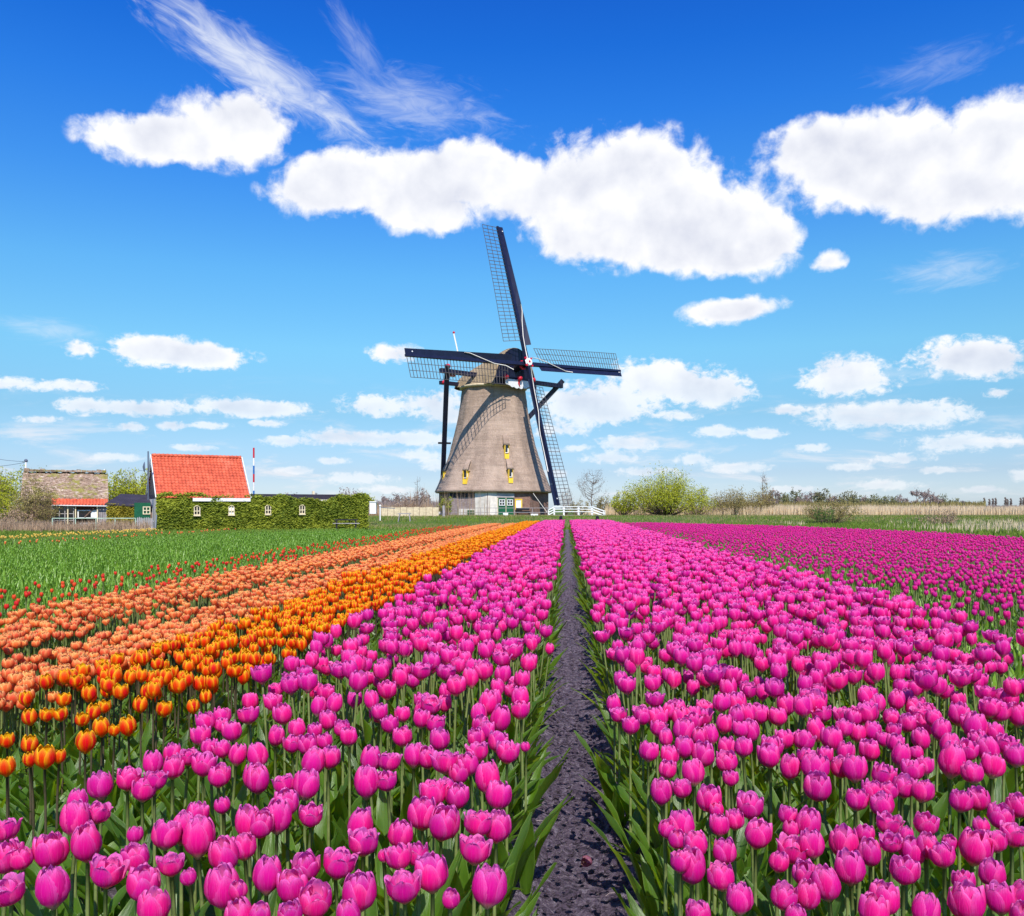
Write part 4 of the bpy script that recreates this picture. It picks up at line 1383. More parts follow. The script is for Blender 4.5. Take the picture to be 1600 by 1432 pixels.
# sails
for q, (off, nm) in enumerate(((0.17, 'up'), (-0.17, 'left'), (0.17, 'down'), (-0.17, 'right'))):
    ang = RHO * -1 + R(90) + R(90) * q           # measured in the sail plane from U towards V_
    d_ = (U * math.cos(ang) + V_ * math.sin(ang))
    e_ = (U * -math.sin(ang) + V_ * math.cos(ang))     # counter-clockwise side: lattice
    base = HUB + tilt_n * off
    L_ = 14.0

    def SP(r, s, n=0.0):
        return base + d_ * r + e_ * s + tilt_n * n
    sail = MB()
    sail.beam(SP(-0.1, 0), SP(L_, 0), 0.36, 0.34, 0.20, 0.20, upv=tilt_n)
    sail = sail.build('sail', M['navy'], mill)
    # leading boards
    nbd = 6
    for j in range(nbd):
        r0, r1 = 1.75 + (L_ - 1.75) * j / nbd, 1.75 + (L_ - 1.75) * (j + 1) / nbd - 0.02
        tw0, tw1 = 0.06 + 0.30 * (1 - r0 / L_), 0.06 + 0.30 * (1 - r1 / L_)
        mb = MB()
        pts = [SP(r0, -0.10, 0.02), SP(r1, -0.10, 0.02), SP(r1, -0.10 - (0.64 - 0.12 * r1 / L_), tw1), SP(r0, -0.10 - (0.64 - 0.12 * r0 / L_), tw0)]
        bk = [p - tilt_n * 0.04 for p in pts]
        mb.face(pts)
        mb.face(bk[::-1])
        for i in range(4):
            mb.face([bk[i], bk[(i + 1) % 4], pts[(i + 1) % 4], pts[i]])
        mb.build('sail_board', M['navy'], sail)
    # lattice: bars twist a little towards the tip
    nbar = 33
    lat = []
    for j in range(nbar):
        r = 2.25 + (L_ - 0.12 - 2.25) * j / (nbar - 1)
        tw = 0.55 * (1 - j / (nbar - 1)) ** 1.3
        wl = 1.95
        lat.append((r, wl, tw))
        mb = MB()
        mb.beam(SP(r, 0.02), SP(r, wl, -tw), 0.045, 0.035, upv=tilt_n)
        mb.build('sail_bar', M['lattice'], sail)
    for f_ in (0.36, 0.68, 1.0):
        mb = MB()
        mb.tube([SP(r, wl * f_ - 0.01, -tw * f_ - 0.03) for r, wl, tw in lat[::4] + [lat[-1]]], 0.024, 4)
        mb.build('sail_lath', M['lattice'], sail)
    # sail cloth rolled up and its rope, wound from mid board back to the hub
    mb = MB()
    if nm == 'up':
        pts = [(5.9, -0.62), (5.2, -0.60), (4.2, -0.30), (2.6, 0.02), (1.2, 0.10), (0.4, 0.1)]
    elif nm == 'left':
        pts = [(7.5, -0.60), (6.9, -0.55), (5.6, -0.15), (4.2, 0.28), (2.8, 0.40), (1.9, 0.75)]
    elif nm == 'right':
        pts = [(6.2, -0.62), (5.2, -0.55), (4.0, -0.15), (2.8, 0.25), (1.6, 0.55), (0.9, 0.60)]
    else:
        pts = [(10.8, -0.66), (8.8, -0.62), (7.2, -0.62), (6.6, -0.55), (5.0, -0.2), (2.5, -0.1), (0.5, 0.1)]
    mb.tube([SP(r, s, 0.24) for r, s in pts], 0.042, 5)
    mb.build('sail_rope', M['rope'], sail, smooth=True)
    mb = MB()
    c_ = SP(L_ - 0.6, -0.28, 0.24)
    mb.tube([c_, c_ + tilt_n * 0.05], 0.06, 6)
    mb.build('tip_disc', M['white'], sail)

# painted beard under the front of the cap, with three red balls
FB = 3.75


def capp(s, u, z):
    p = W * s + U * u
    return Vector((p.x, p.y, z))


mb = MB()
nsc = 22
topz = 12.98
for i in range(nsc):
    u0, u1 = -1.75 + 3.5 * i / nsc, -1.75 + 3.5 * (i + 1) / nsc
    def lowz(u):
        return topz - 0.30 - 0.42 * (1 - (u / 1.9) ** 2) - 0.13 * abs(math.sin(u * 5.2))
    a, b_, c_, d_ = capp(FB, u0, lowz(u0)), capp(FB, u1, lowz(u1)), capp(FB, u1, topz), capp(FB, u0, topz)
    mb.face([a, b_, c_, d_])
    bk = [p - W * 0.06 for p in (a, b_, c_, d_)]
    mb.face(bk[::-1])
    mb.face([bk[0], bk[1], b_, a])
    mb.face([d_, c_, bk[2], bk[3]])
brd = mb.build('cap_beard', M['white'], mill)
mb = MB()
mb.tube([capp(FB + 0.03, 0.0, topz - 0.05), capp(FB + 0.03, -0.05, topz - 0.35), capp(FB + 0.03, 0.08, topz - 0.62)], [0.12, 0.08, 0.05], 6)
mb.build('beard_scroll', M['red_paint'], brd)
for u in (-1.75, 0.0, 1.75):
    mb = MB()
    mb.ball(tuple(capp(FB + 0.12, u, topz + 0.16)), 0.27, 10, 8)
    mb.build('red_ball', M['red_paint'], mill, smooth=True)
for u in (-1.95, 1.95):
    mb = MB()
    mb.ball(tuple(capp(FB + 0.05, u - 0.25 * (1 if u < 0 else -1) * -1, topz + 0.12)), 0.13, 8, 6)
    mb.build('white_ball', M['white'], mill, smooth=True)
mb = MB()
mb.beam(capp(3.5, -2.1, topz + 0.08), capp(3.5, 2.1, topz + 0.08), 0.34, 0.3)
mb.build('storm_beam', M['navy'], mill)

# tail frame: long cross beam, two braces to the foot of the tail, lower cross piece
mb = MB()
LB0, LB1 = at(688, 579, 84.0), at(878, 604, 92.0)
org = Vector((MX, MY, MZ))
TF = Vector((gx(690, 92.5), 92.5, 0.9))
mb.beam(LB0 - org, LB1 - org, 0.42, 0.42)
mb.build('cross_beam', M['navy'], mill)
for (x, y, dd, nm) in ((698.5, 578, 84.3, 'a'), (875, 600, 91.9, 'b')):
    mb = MB()
    p = at(x, y, dd)
    dr = (TF - p).normalized()
    mb.beam(p - dr * 0.45 - org, TF - org, 0.46, 0.46)
    mb.build('tail_brace', M['navy'], mill)
mb = MB()
mb.beam(at(688, 598, 86.0) - org, at(735, 603, 89.0) - org, 0.36, 0.36)
mb.build('short_cross_beam', M['navy'], mill)
mb = MB()
p = Vector((0, 0, 12.4)) - W * 3.2
mb.beam(p, TF - org, 0.44, 0.5)
mb.build('tail_pole', M['black'], mill)
mb = MB()
mb.beam(at(685, 692.5, 88.0) - org, at(704, 693, 88.8) - org, 0.16, 0.18)
mb.build('tail_rung', M['black'], mill)
for (x, y, dd) in ((700, 572.5, 84.3), (694, 598, 85.7)):
    mb = MB()
    mb.ball(tuple(at(x, y, dd) - org), 0.24, 8, 6)
    mb.build('red_ball', M['red_paint'], mill, smooth=True)
# striped flag-like board at the beam end and the pale brake lever above the cap
mb = MB()
a = at(701, 586.5, 85.0) - org
mb.beam(a, a + U * 0.75 + Vector((0, 0, 0.02)), 0.08, 0.30)
fl = mb.build('striped_board', M['white'], mill)
mb = MB()
mb.beam(a - W * -0.06, a - W * -0.06 + U * 0.75, 0.03, 0.09)
mb.build('stripe', M['red_paint'], fl)
mb = MB()
mb.beam(at(709.0, 521, 90.0) - org, at(716.5, 556, 90.0) - org, 0.13, 0.13, 0.07)
bl_ = mb.build('brake_lever', M['rope'], mill)
mb = MB()
mb.ball(tuple(at(709, 520, 90.0) - org), 0.13, 8, 6)
mb.build('lever_knob', M['red_paint'], bl_)
# guy rope at the right corner
mb = MB()
mb.beam(at(833, 771, 83.5) - org, at(855, 801, 83.0) - org, 0.035, 0.035)
mb.build('guy_rope', M['rope'], mill)


# ------------------------------------------------------------------ rail and footbridge by the mill
def rail_fence(name, pts, hpost, mt, label, cat, rails=(0.45, 0.95), r=0.035, group=None):
    root = empty(name, pts[0], 0, label, cat, group)
    o0 = Vector(pts[0])
    for p in pts:
        mb = MB()
        q = Vector(p) - o0
        mb.beam(q, q + Vector((0, 0, hpost)), r * 2.2)
        mb.build('post', mt, root)
    for a, b_ in zip(pts[:-1], pts[1:]):
        for f_ in rails:
            mb = MB()
            up_ = Vector((0, 0, hpost * f_))
            mb.beam(Vector(a) - o0 + up_ + Vector((0, -r * 1.8, 0)), Vector(b_) - o0 + up_ + Vector((0, -r * 1.8, 0)), r * 1.3, r * 2.0)
            mb.build('rail', mt, root)
    return root


fbz = empty('footbridge', (gx(900, 80), 80, 0.56), 0, 'white railed wooden footbridge over the ditch right of the windmill', 'footbridge')
mb = MB()
mb.box(-2.2, 2.4, -0.55, 0.55, -0.12, 0.0)
mb.build('deck', M['grey_wood'], fbz)
for yy in (-0.6, 0.6):
    seq = [(857, 0.0), (866, .28), (881, .30), (904, .30), (925, .28), (944, -0.10)]
    ppx = [(gx(x, 80) - fbz.location.x, yy, dz) for x, dz in seq]
    for (x, y_, dz) in ppx:
        MB().beam((x, y_, dz - 0.35), (x, y_, dz + 0.50), 0.075).build('post', M['white'], fbz)
    for a, b_ in zip(ppx[:-1], ppx[1:]):
        for hh_ in (0.02, 0.24, 0.47):
            MB().beam((a[0], a[1] - 0.05, a[2] + hh_), (b_[0], b_[1] - 0.05, b_[2] + hh_), 0.05, 0.06).build('rail', M['white'], fbz)
rail_fence('yard_fence', [(gx(x, 79.5), 79.5, 0.38) for x in (684, 705, 728, 751, 775, 804, 832, 856)], 0.85, M['grey_wood'], 'low weathered rail fence along the foot of the windmill', 'fence', (0.97, 0.5), 0.022)
for x, lab in ((876, 'short dark stake at the field edge just left of the soil path'), (933, 'short dark stake at the field edge below the footbridge end')):
    mb = MB()
    mb.tube([(0, 0, -0.1), (0.02, 0, 0.62), (0.02, 0, 0.66)], [0.12, 0.11, 0.05], 8)
    o = mb.build('wooden_stake', M['black'])
    o.location = (gx(x, 60), 60, 0.0)
    tag(o, lab, 'stake')
for (x, y, dd, lab, sz) in ((1240/8+680, 805.5, 79, 'white block lying in the grass right of the mill bench', 0.32), (688, 802, 79, 'white block in the grass at the left foot of the mill', 0.26), (790, 804, 79.2, 'white box on the grass before the green mill doors', 0.22)):
    mb = MB()
    mb.beam((-sz, 0, 0), (sz, 0, 0.0), 0.3, 0.26)
    o = mb.build('white_block', M['white'])
    o.location = (gx(x, dd), dd, gz(y, dd))
    tag(o, lab, 'block')

# ================================================================== IVY HOUSE (left)
BETA = R(28)
hx, hy = -18.45, 46.0
hcos, hsin = math.cos(BETA), math.sin(BETA)
house = empty('ivy_house', (hx, hy, 0), BETA, 'long low building overgrown with ivy under a red tiled gable roof', 'house')


def tau(px, x0=hx, y0=hy, c_=hcos, s_=hsin):
    k = (px - 800) / F
    return (k * y0 - x0) / (c_ - k * s_)


LIV = tau(570)
TR_ = tau(389)
mb = MB()
mb.box(0, LIV, 0, 4.4, -0.1, 1.66)
mb.build('wall', M['pale'], house)
# gable wall + roof
G, ZE, ZR = 2.2, 1.90, 4.0
mb = MB()
for x in (0.05, TR_ - 0.05):
    mb.face([(x, 0.05, 1.6), (x, 2 * G - 0.05, 1.6), (x, G, ZR - 0.12)])
mb.build('gable', M['navy'], house)
ncol, nrow = 26, 15
slope = math.hypot(G + 0.25, ZR - ZE + 0.2)
for side in (0, 1):
    mb = MB()
    for j in range(nrow):
        for i in range(ncol):
            x0, x1 = TR_ * i / ncol, TR_ * (i + 1) / ncol
            v0, v1 = j / nrow, (j + 1.12) / nrow
            jit = random.uniform(-.006, .006)
            rows = []
            for v, lift in ((v0, 0.035 + jit), (min(v1, 1.02), 0.0 + jit)):
                row = []
                for q in range(5):
                    u = q / 4
                    x = x0 + (x1 - x0) * u * 1.0
                    wv = 0.026 * math.sin(2 * math.pi * u)
                    y = -0.25 + (G + 0.25) * v
                    z = ZE - 0.18 + (ZR - ZE + 0.18) * v
                    nrm = Vector((0, -(ZR - ZE), G)).normalized()
                    p = Vector((x, y, z)) + nrm * (wv + lift)
                    if side:
                        p.y = 2 * G - p.y
                    row.append(tuple(p))
                rows.append(row)
            if side:
                rows = [r_[::-1] for r_ in rows]
            mb.grid(rows)
            if not side:
                a, b_ = rows[0], [(p[0], p[1] + 0.012, p[2] - 0.034) for p in rows[0]]
                mb.grid([b_, a])
    o = mb.build('roof_tiles', M['tile'], house, kind='stuff')
for i in range(22):
    x0 = TR_ * i / 22
    mb = MB()
    mb.tube([(x0, G, ZR + 0.03), (x0 + TR_ / 22 * 1.04, G, ZR + 0.045)], [0.085, 0.10], 8)
    mb.build('ridge_tile', M['tile'], house, smooth=True)
mb = MB()
for yy, a, b_ in ((0, -0.27, G), (1, 2 * G + 0.27, G)):
    mb.beam((-0.05, a, ZE - 0.2), (-0.05, b_, ZR + 0.02), 0.04, 0.11)
    mb.beam((TR_ + 0.05, a, ZE - 0.2), (TR_ + 0.05, b_, ZR + 0.02), 0.04, 0.11)
mb.build('bargeboard', M['white'], house)
mb = MB()
mb.beam((tau(300), -0.28, ZE - 0.28), (TR_ + 0.02, -0.28, ZE - 0.28), 0.06, 0.17)
mb.build('gutter', M['white'], house)
mb = MB()
mb.box(TR_ + 0.1, tau(536), 0.06, 4.3, 1.67, 1.95)
mb.build('flat_roof', M['dark_roof'], house)
mb = MB()
mb.beam((tau(497), 1.0, 1.9), (tau(497), 1.0, 2.15), 0.12)
mb.build('vent_pipe', M['cream'], house)


def ivy_leaf_proto(sz):
    return [(0, 0, 0), (sz * 0.5, -0.02, sz * 0.25), (sz * 0.42, -0.03, -sz * 0.42), (0, -0.045, -sz * 0.75), (-sz * 0.42, -0.03, -sz * 0.42), (-sz * 0.5, -0.02, sz * 0.25)]


def ivy_panel(name, x0, x1, z0, topf, holes, mt, parent, n, sz=0.10, y0=0.0, thick=0.16, seed=3):
    """leaves covering a wall plane y=0 facing -y in the parent's frame; depth from a bulging surface"""
    rr = np.random.default_rng(seed)
    mb = MB()
    nx, nz_ = int((x1 - x0) / 0.22), 12
    rows = []
    for j in range(nz_ + 1):
        row = []
        for i in range(nx + 1):
            x = x0 + (x1 - x0) * i / nx
            z = z0 + (topf(x) - 0.10 - z0) * j / nz_
            b_ = float(fbm(np.array([x * 1.7]), np.array([z * 1.7]), 4, seed)[0])
            hole = any(abs(x - hx_) < hw_ + 0.04 and abs(z - hz_) < hh_ + 0.04 for hx_, hz_, hw_, hh_ in holes)
            row.append((x, y0 + (0.04 if hole else -0.02 - 0.10 * b_), z))
        rows.append(row)
    mb.grid(rows)
    for _ in range(n):
        x = rr.uniform(x0, x1)
        z = z0 + rr.uniform(0, 1) * (topf(x) + rr.uniform(-.06, .10) - z0)
        if any(abs(x - hx_) < hw_ and abs(z - hz_) < hh_ for hx_, hz_, hw_, hh_ in holes):
            continue
        b_ = float(fbm(np.array([x * 1.7]), np.array([z * 1.7]), 4, seed)[0])
        d = y0 - 0.05 - (b_ + 0.5) * thick - rr.uniform(0, 0.06)
        s_ = sz * rr.uniform(0.6, 1.3)
        rot = Matrix.Rotation(rr.uniform(-.7, .7), 3, 'Z') @ Matrix.Rotation(rr.uniform(-1.2, .8), 3, 'X') @ Matrix.Rotation(rr.uniform(-.6, .6), 3, 'Y')
        mb.face([tuple(rot @ Vector(p) + Vector((x, d, z))) for p in ivy_leaf_proto(s_)])
    o = mb.build(name, mt, parent)
    o['kind'] = 'stuff'
    return o


wins = [(tau(306.5), 1.02), (tau(360), 1.04), (tau(417), 1.06), (tau(470), 1.07)]
holes = [(x, z, 0.19, 0.27) for x, z in wins]


def ivy_top(x):
    return 1.86 + 0.10 * math.sin(x * 1.3) + 0.06 * math.sin(x * 4.1) - (0.12 if 4.8 < x < 9.5 else 0)


ivy_panel('ivy', 0, LIV + 0.1, 0, ivy_top, holes, M['ivy'], house, 15000, 0.125, -0.02, 0.24)
# ivy round the right hand end
rr_o = empty('ivy_end', (LIV, 0, 0))
rr_o.parent = house
rr_o.rotation_euler = (0, 0, R(90))
ivy_panel('ivy', 0, 2.5, 0, lambda x: 1.9, [], M['ivy'], rr_o, 2500, 0.105, -0.02, 0.2, 5)
for i, (x, z) in enumerate(wins):
    fr = MB()
    w2, h2 = 0.16, 0.22
    for a in (-w2, -0.02, w2 - 0.04):
        fr.box(x + a, x + a + 0.04, -0.32, -0.26, z - h2, z + (h2 if a == -0.02 else h2 * 0.72))
    for zc_ in (z - h2, z - 0.02):
        fr.box(x - w2, x + w2, -0.318, -0.262, zc_, zc_ + 0.04)
    fr.tube([(x + w2 * 0.95 * math.cos(R(a)), -0.29, z + h2 * 0.66 + 0.13 * math.sin(R(a))) for a in range(0, 181, 30)], 0.022, 4)
    fr = fr.build('window', M['cream'], house)
    MB().box(x - w2 + 0.01, x + w2 - 0.01, -0.25, -0.22, z - h2 + 0.01, z + h2).build('pane', M['glass'] if i != 1 else M['white'], fr)
    sl = MB().box(x - w2 - 0.02, x + w2 + 0.02, -0.36, -0.28, z - h2 - 0.05, z - h2 - 0.004).build('sill', M['cream'], fr)
# satellite dish and mast
sm_ = empty('dish_mast', (hx - 0.15, hy - 0.25, 0), 0, 'thin dark mast with a satellite dish at the left gable of the red roof', 'antenna')
sm_.location = (gx(231.5, 46), 46, 0)
MB().tube([(0, 0, 1.6), (0, 0, 4.12)], 0.035, 6).build('mast', M['dish'], sm_)
mb = MB()
rows = [[(-0.08 * (1 - (r_ / 0.28) ** 2) - 0.18 + 0.0, r_ * 0.5 * math.cos(a), 3.3 + r_ * math.sin(a)) for a in [k * math.pi / 8 for k in range(16)]] for r_ in (0.01, 0.1, 0.2, 0.28)]
mb.grid(rows, closed=True)
ds = mb.build('dish', M['dish'], sm_, smooth=True)
ds.rotation_euler = (0, 0, R(35))
MB().beam((-0.15, 0, 3.1), (-0.45, -0.1, 3.12), 0.02).build('dish_arm', M['dish'], sm_)
# flagpole in red, white and blue
fp_ = empty('striped_pole', (gx(396.5, 54.5), 54.5, 0), 0, 'slim pole striped red white and blue beside the red roof', 'pole')
zt = gz(700, 54.5)
bands = [(zt, 'red_paint'), (gz(716, 54.5), 'white'), (gz(728, 54.5), 'blue_paint'), (gz(741, 54.5), 'red_paint'), (gz(754, 54.5), 'white'), (gz(767, 54.5), 'blue_paint'), (1.2, None)]
for (a, mt), (b_, _) in zip(bands[:-1], bands[1:]):
    MB().tube([(0, 0, b_), (0, 0, a)], 0.055, 8).build('band', M[mt], fp_)
MB().tube([(0, 0, 0), (0, 0, 1.2)], 0.05, 8).build('shaft', M['white'], fp_)
# green shed door with a cream pane at the left end
MB_ = MB()
x = -0.62
gd = empty('green_door', (-0.62, 0.1, 0))
gd.parent = house
MB().box(-0.42, 0.35, 0, 0.06, 0, 1.45).build('door_leaf', M['green_paint'], gd)
mb = MB()
for a in (-0.02, 0.14, 0.30):
    mb.box(a, a + 0.045, -0.04, 0.0, 0.85, 1.25)
for z in (0.85, 1.03, 1.21):
    mb.box(-0.02, 0.345, -0.045, -0.041, z, z + 0.045)
mb.build('door_muntin', M['cream'], gd)
# lean-to between barn and house with golden ivy
lt = empty('lean_to_shed', (gx(168, 47.5), 47.5, 0), R(4), 'low shed with dark roof and golden ivy wall between barn and house', 'shed')
LW = gx(240, 47.5) - gx(168, 47.5)
MB().box(0, LW, 0.1, 3.0, 0, 1.3).build('wall', M['brown_wood'], lt)
mb = MB()
mb.face([(-0.1, -0.15, 1.40), (LW + 0.1, -0.15, 1.28), (LW + 0.1, 2.2, 1.86), (-0.1, 2.2, 1.98)])
mb.face([(-0.1, -0.15, 1.33), (-0.1, 2.2, 1.91), (LW + 0.1, 2.2, 1.79), (LW + 0.1, -0.15, 1.21)])
mb.face([(-0.1, -0.15, 1.33), (LW + 0.1, -0.15, 1.21), (LW + 0.1, -0.15, 1.28), (-0.1, -0.15, 1.40)])
mb.build('roof', M['dark_roof'], lt)
ivy_panel('ivy', 0, LW * 0.84, 0, lambda x: 1.36 - 0.04 * x, [], M['ivy_gold'], lt, 2600, 0.10, 0.08, 0.18, 8)

# ================================================================== OLD BARN
BB = R(26)
bx_, by_ = gx(34, 50), 50.0
barn = empty('thatched_barn', (bx_, by_, 0), BB, 'old barn with mossy thatched roof, a strip of orange tiles and glazed front', 'barn')
bc, bs = math.cos(BB), math.sin(BB)


def tb(px):
    return tau(px, bx_, by_, bc, bs)


LBn = tb(168)
MB().box(0.1, LBn - 0.1, 0.15, 4.6, 0, 1.9).build('wall', M['brown_wood'], barn)
mb = MB()
rows = []
for j in range(9):
    v = j / 8
    rows.append([(-0.05 + (LBn + 0.1) * i / 60 , -0.12 + 2.5 * v, 1.80 + (3.33 - 1.80) * v + 0.10 * math.sin(math.pi * v) + float(fbm(np.array([i * 0.7]), np.array([j * 1.3]), 3, 5)[0]) * 0.22 - 0.03 * abs(i - 30) / 30) for i in range(61)])
rows2 = [[(x, 2 * 2.38 - y, z) for x, y, z in r_] for r_ in rows[::-1]]
low = [(x, y + 0.10, z - 0.22) for x, y, z in rows[0]]
mb.grid([low] + rows + rows2)
mb.build('thatch_roof', M['thatch_barn'], barn, smooth=True)
mb = MB()
for x in (0.0, LBn):
    mb.face([(x, 0.1, 1.7), (x, 4.6, 1.7), (x, 2.38, 3.2)])
mb.build('gable', M['navy'], barn)
# ridge of rough sods
for i in range(16):
    x0 = LBn * i / 16
    mb = MB()
    hh_ = random.uniform(0.10, 0.20)
    mb.beam((x0 + 0.01, 2.38, 3.36 + hh_ / 3), (x0 + LBn / 16 - 0.01, 2.38, 3.35 + hh_ / 3), 0.50, hh_)
    mb.build('ridge_sod', M['thatch_barn'], barn)
# strip of orange pantiles
x0s, x1s = tb(81), LBn
nt_ = 17
for i in range(nt_):
    a, b_ = x0s + (x1s - x0s) * i / nt_, x0s + (x1s - x0s) * (i + 1) / nt_
    mb = MB()
    rws = []
    for v in (0, 1):
        rws.append([(a + (b_ - a) * q / 4, -0.55 + 0.5 * v, 1.40 + 0.34 * v + 0.035 * math.sin(2 * math.pi * q / 4)) for q in range(5)])
    mb.grid(rws)
    mb.grid([[(p[0], p[1], p[2] - 0.04) for p in rws[0]], rws[0]])
    mb.build('pantile', M['tile'], barn)
mb = MB()
mb.beam((x0s, -0.57, 1.34), (x1s, -0.57, 1.30), 0.06, 0.05)
mb.build('gutter', M['white'], barn)
for px in (84, 106, 118, 152):
    MB().beam((tb(px), -0.42, 0), (tb(px), -0.42, 1.34), 0.06).build('post', M['cream'] if px > 100 else M['grey_wood'], barn)
MB().box(x0s, tb(84), -0.38, 0.14, 0, 1.34).build('side_board', M['grey_wood'], barn)
gd2 = MB()
for a in (85, 93, 101.5, 115):
    gd2.beam((tb(a), -0.34, 0.1), (tb(a), -0.34, 1.28), 0.045)
for z in (0.12, 0.48, 0.86, 1.22):
    gd2.beam((tb(85), -0.30, z), (tb(115), -0.30, z), 0.04)
gd2 = gd2.build('glazed_door', M['concrete'], barn)
MB().box(tb(85), tb(115), -0.27, -0.25, 0.1, 1.25).build('pane', M['glass'], gd2)
w_ = MB()
w_.box(tb(121), tb(151), -0.33, -0.27, 0.58, 0.64)
w_.box(tb(121), tb(151), -0.33, -0.27, 1.02, 1.07)
w_.box(tb(121), tb(123), -0.335, -0.265, 0.645, 1.015)
w_.box(tb(149), tb(151), -0.335, -0.265, 0.645, 1.015)
w_ = w_.build('shop_window', M['white'], barn)
MB().box(tb(123), tb(149), -0.25, -0.22, 0.64, 1.02).build('pane', M['glass'], w_)
MB().box(tb(142), tb(149), -0.31, -0.26, 0.65, 1.00).build('white_shutter', M['white'], w_)
MB().beam((tb(132), -0.36, 0.66), (tb(146), -0.36, 1.16), 0.03, 0.06).build('leaning_plank', M['brown_wood'], barn)
MB().box(tb(124), tb(166), -0.50, -0.35, 0.0, 0.34).build('low_wall', M['concrete'], barn)
for i in range(4):
    a, b_ = tb(153 + 3.6 * i), tb(156.2 + 3.6 * i)
    MB().box(a, b_, -0.32, -0.28, 0.36, 1.28).build('wall_board', M['grey_wood'], barn)
for px, hh_ in ((37, 0.55), (165, 0.20)):
    pp = MB()
    pp.tube([(tb(px), 2.38, 3.3), (tb(px), 2.38, 3.35 + hh_)], 0.05, 7)
    pp = pp.build('stove_pipe', M['white'], barn)
    if px < 100:
        MB().ball((tb(px), 2.38, 3.42 + hh_), 0.10, 8, 6).build('pipe_cowl', M['dish'], pp)
for k, (za, zb_) in enumerate(((3.95, 4.9), (3.75, 4.2))):
    mb = MB()
    e0 = Vector((gx(38, 52), 52.4, gz(722, 52.4)))
    e1 = Vector((gx(-80, 60), 60, gz(690 + 30 * k, 60)))
    mb.tube([e0.lerp(e1, q / 8) - Vector((0, 0, 0.35 * math.sin(math.pi * q / 8))) for q in range(9)], 0.012, 4)
    o = mb.build('overhead_cable', M['dish'])
    tag(o, ('upper' if k == 0 else 'lower') + ' thin overhead cable running left from the barn chimney', 'cable')
# wire fence with green rail, and white picket gate
rail_fence('garden_fence', [(gx(x, 44.5), 44.5, 0) for x in (82, 118, 150, 180, 212)], 0.68, simple('pale_green_rail', (0.42, 0.55, 0.42), 0.6), 'thin pale green wire fence in front of the barn', 'fence', (0.98,), 0.018)
pf = empty('picket_fence', (gx(214, 44.2), 44.2, 0), 0, 'short fence of weathered white pickets beside the green door', 'fence')
for i in range(9):
    mb = MB()
    x = i * 0.088
    hh_ = 0.66 + random.uniform(-.03, .03)
    mb.v += [(x, 0, 0), (x + 0.06, 0, 0), (x + 0.06, 0, hh_), (x + 0.03, 0, hh_ + 0.05), (x, 0, hh_), (x, 0.02, 0), (x + 0.06, 0.02, 0), (x + 0.06, 0.02, hh_), (x + 0.03, 0.02, hh_ + 0.05), (x, 0.02, hh_)]
    mb.f += [(0, 1, 2, 3, 4), (9, 8, 7, 6, 5), (1, 6, 7, 2), (2, 7, 8, 3), (3, 8, 9, 4), (4, 9, 5, 0)]
    for f_ in mb.f:
        mb.uv.append([(0.5, 0.5)] * len(f_))
        mb.mi.append(0)
    mb.build('picket', M['concrete'], pf)
for z in (0.18, 0.5):
    MB().box(-0.05, 0.84, 0.022, 0.05, z, z + 0.05).build('rail', M['grey_wood'], pf)
MB().beam((0.92, 0, 0), (0.98, 0, 0.85), 0.05).build('gate_post', M['metal'], pf)

# bench, white box, pump behind the hedge end
bt = empty('picnic_bench', (gx(541, 47.5), 47.5, 0), R(10), 'dark wooden bench table standing before the ivy at its right end', 'bench')
MB().box(-0.62, 0.62, -0.2, 0.2, 0.52, 0.58).build('table_top', M['black'], bt)
MB().box(-0.7, 0.7, -0.42, -0.26, 0.34, 0.38).build('seat', M['grey_wood'], bt)
for s in (-0.5, 0.5):
    MB().box(s - 0.04, s + 0.04, -0.36, 0.16, 0.0, 0.515).build('leg', M['black'], bt)
wb = MB()
wb.box(-0.22, 0.22, -0.15, 0.15, 0, 0.80)
wb.box(-0.26, 0.26, -0.19, 0.19, 0.802, 0.86)
wb = wb.build('white_cabinet', M['white'])
wb.location = (gx(583, 62), 62, gz(803, 62))
tag(wb, 'upright white metal cabinet on the grass bank right of the ivy house', 'cabinet')
pu = empty('hand_pump', (gx(594, 66), 66, 0.25), 0, 'white post with thin dark cross arm beside the white cabinet', 'pump')
MB().tube([(0, 0, 0), (0, 0, 1.05)], 0.05, 7).build('post', M['white'], pu)
MB().beam((-0.05, 0, 0.98), (1.1, 0, 0.92), 0.05).build('arm', M['dish'], pu)
MB().ball((0, 0, 1.1), 0.09, 8, 6).build('cap', M['white'], pu)
# reed screen fence between house and mill
sf = empty('reed_screen', (gx(596, 74), 74, 0.3), 0, 'long tan reed screen fence between the ivy house and the mill', 'fence')
for i in range(9):
    x0 = gx(596 + 10 * i, 74) - sf.location.x
    x1 = gx(605.4 + 10 * i, 74) - sf.location.x
    MB().box(x0, x1, -0.03, 0.03, 0, 0.95 + 0.03 * (i % 2)).build('panel', M['hook_wood'], sf)
cg = empty('clothes_trestle', (gx(632, 66), 66, 0.1), 0, 'small grey trestle at the field edge left of the mill', 'trestle')
for s in (-0.35, 0.35):
    for d_ in (-0.2, 0.2):
        MB().beam((s + 0.1 * (1 if s > 0 else -1), d_ * 1.4, 0), (s, d_ * 0.2, 0.65), 0.05).build('leg', M['grey_wood'], cg)
MB().beam((-0.5, 0, 0.67), (0.5, 0, 0.67), 0.07).build('beam', M['grey_wood'], cg)
sp_ = MB()
sp_.tube([(0, 0, 0), (0.03, 0, 0.6), (0.0, 0, 1.25), (0.02, 0, 1.32)], [0.13, 0.11, 0.10, 0.05], 8)
sp_ = sp_.build('grey_stump', M['grey_wood'], smooth=True)
sp_.location = (gx(693, 72), 72, 0.1)
tag(sp_, 'weathered grey post stump among the reeds before the mill', 'stump')


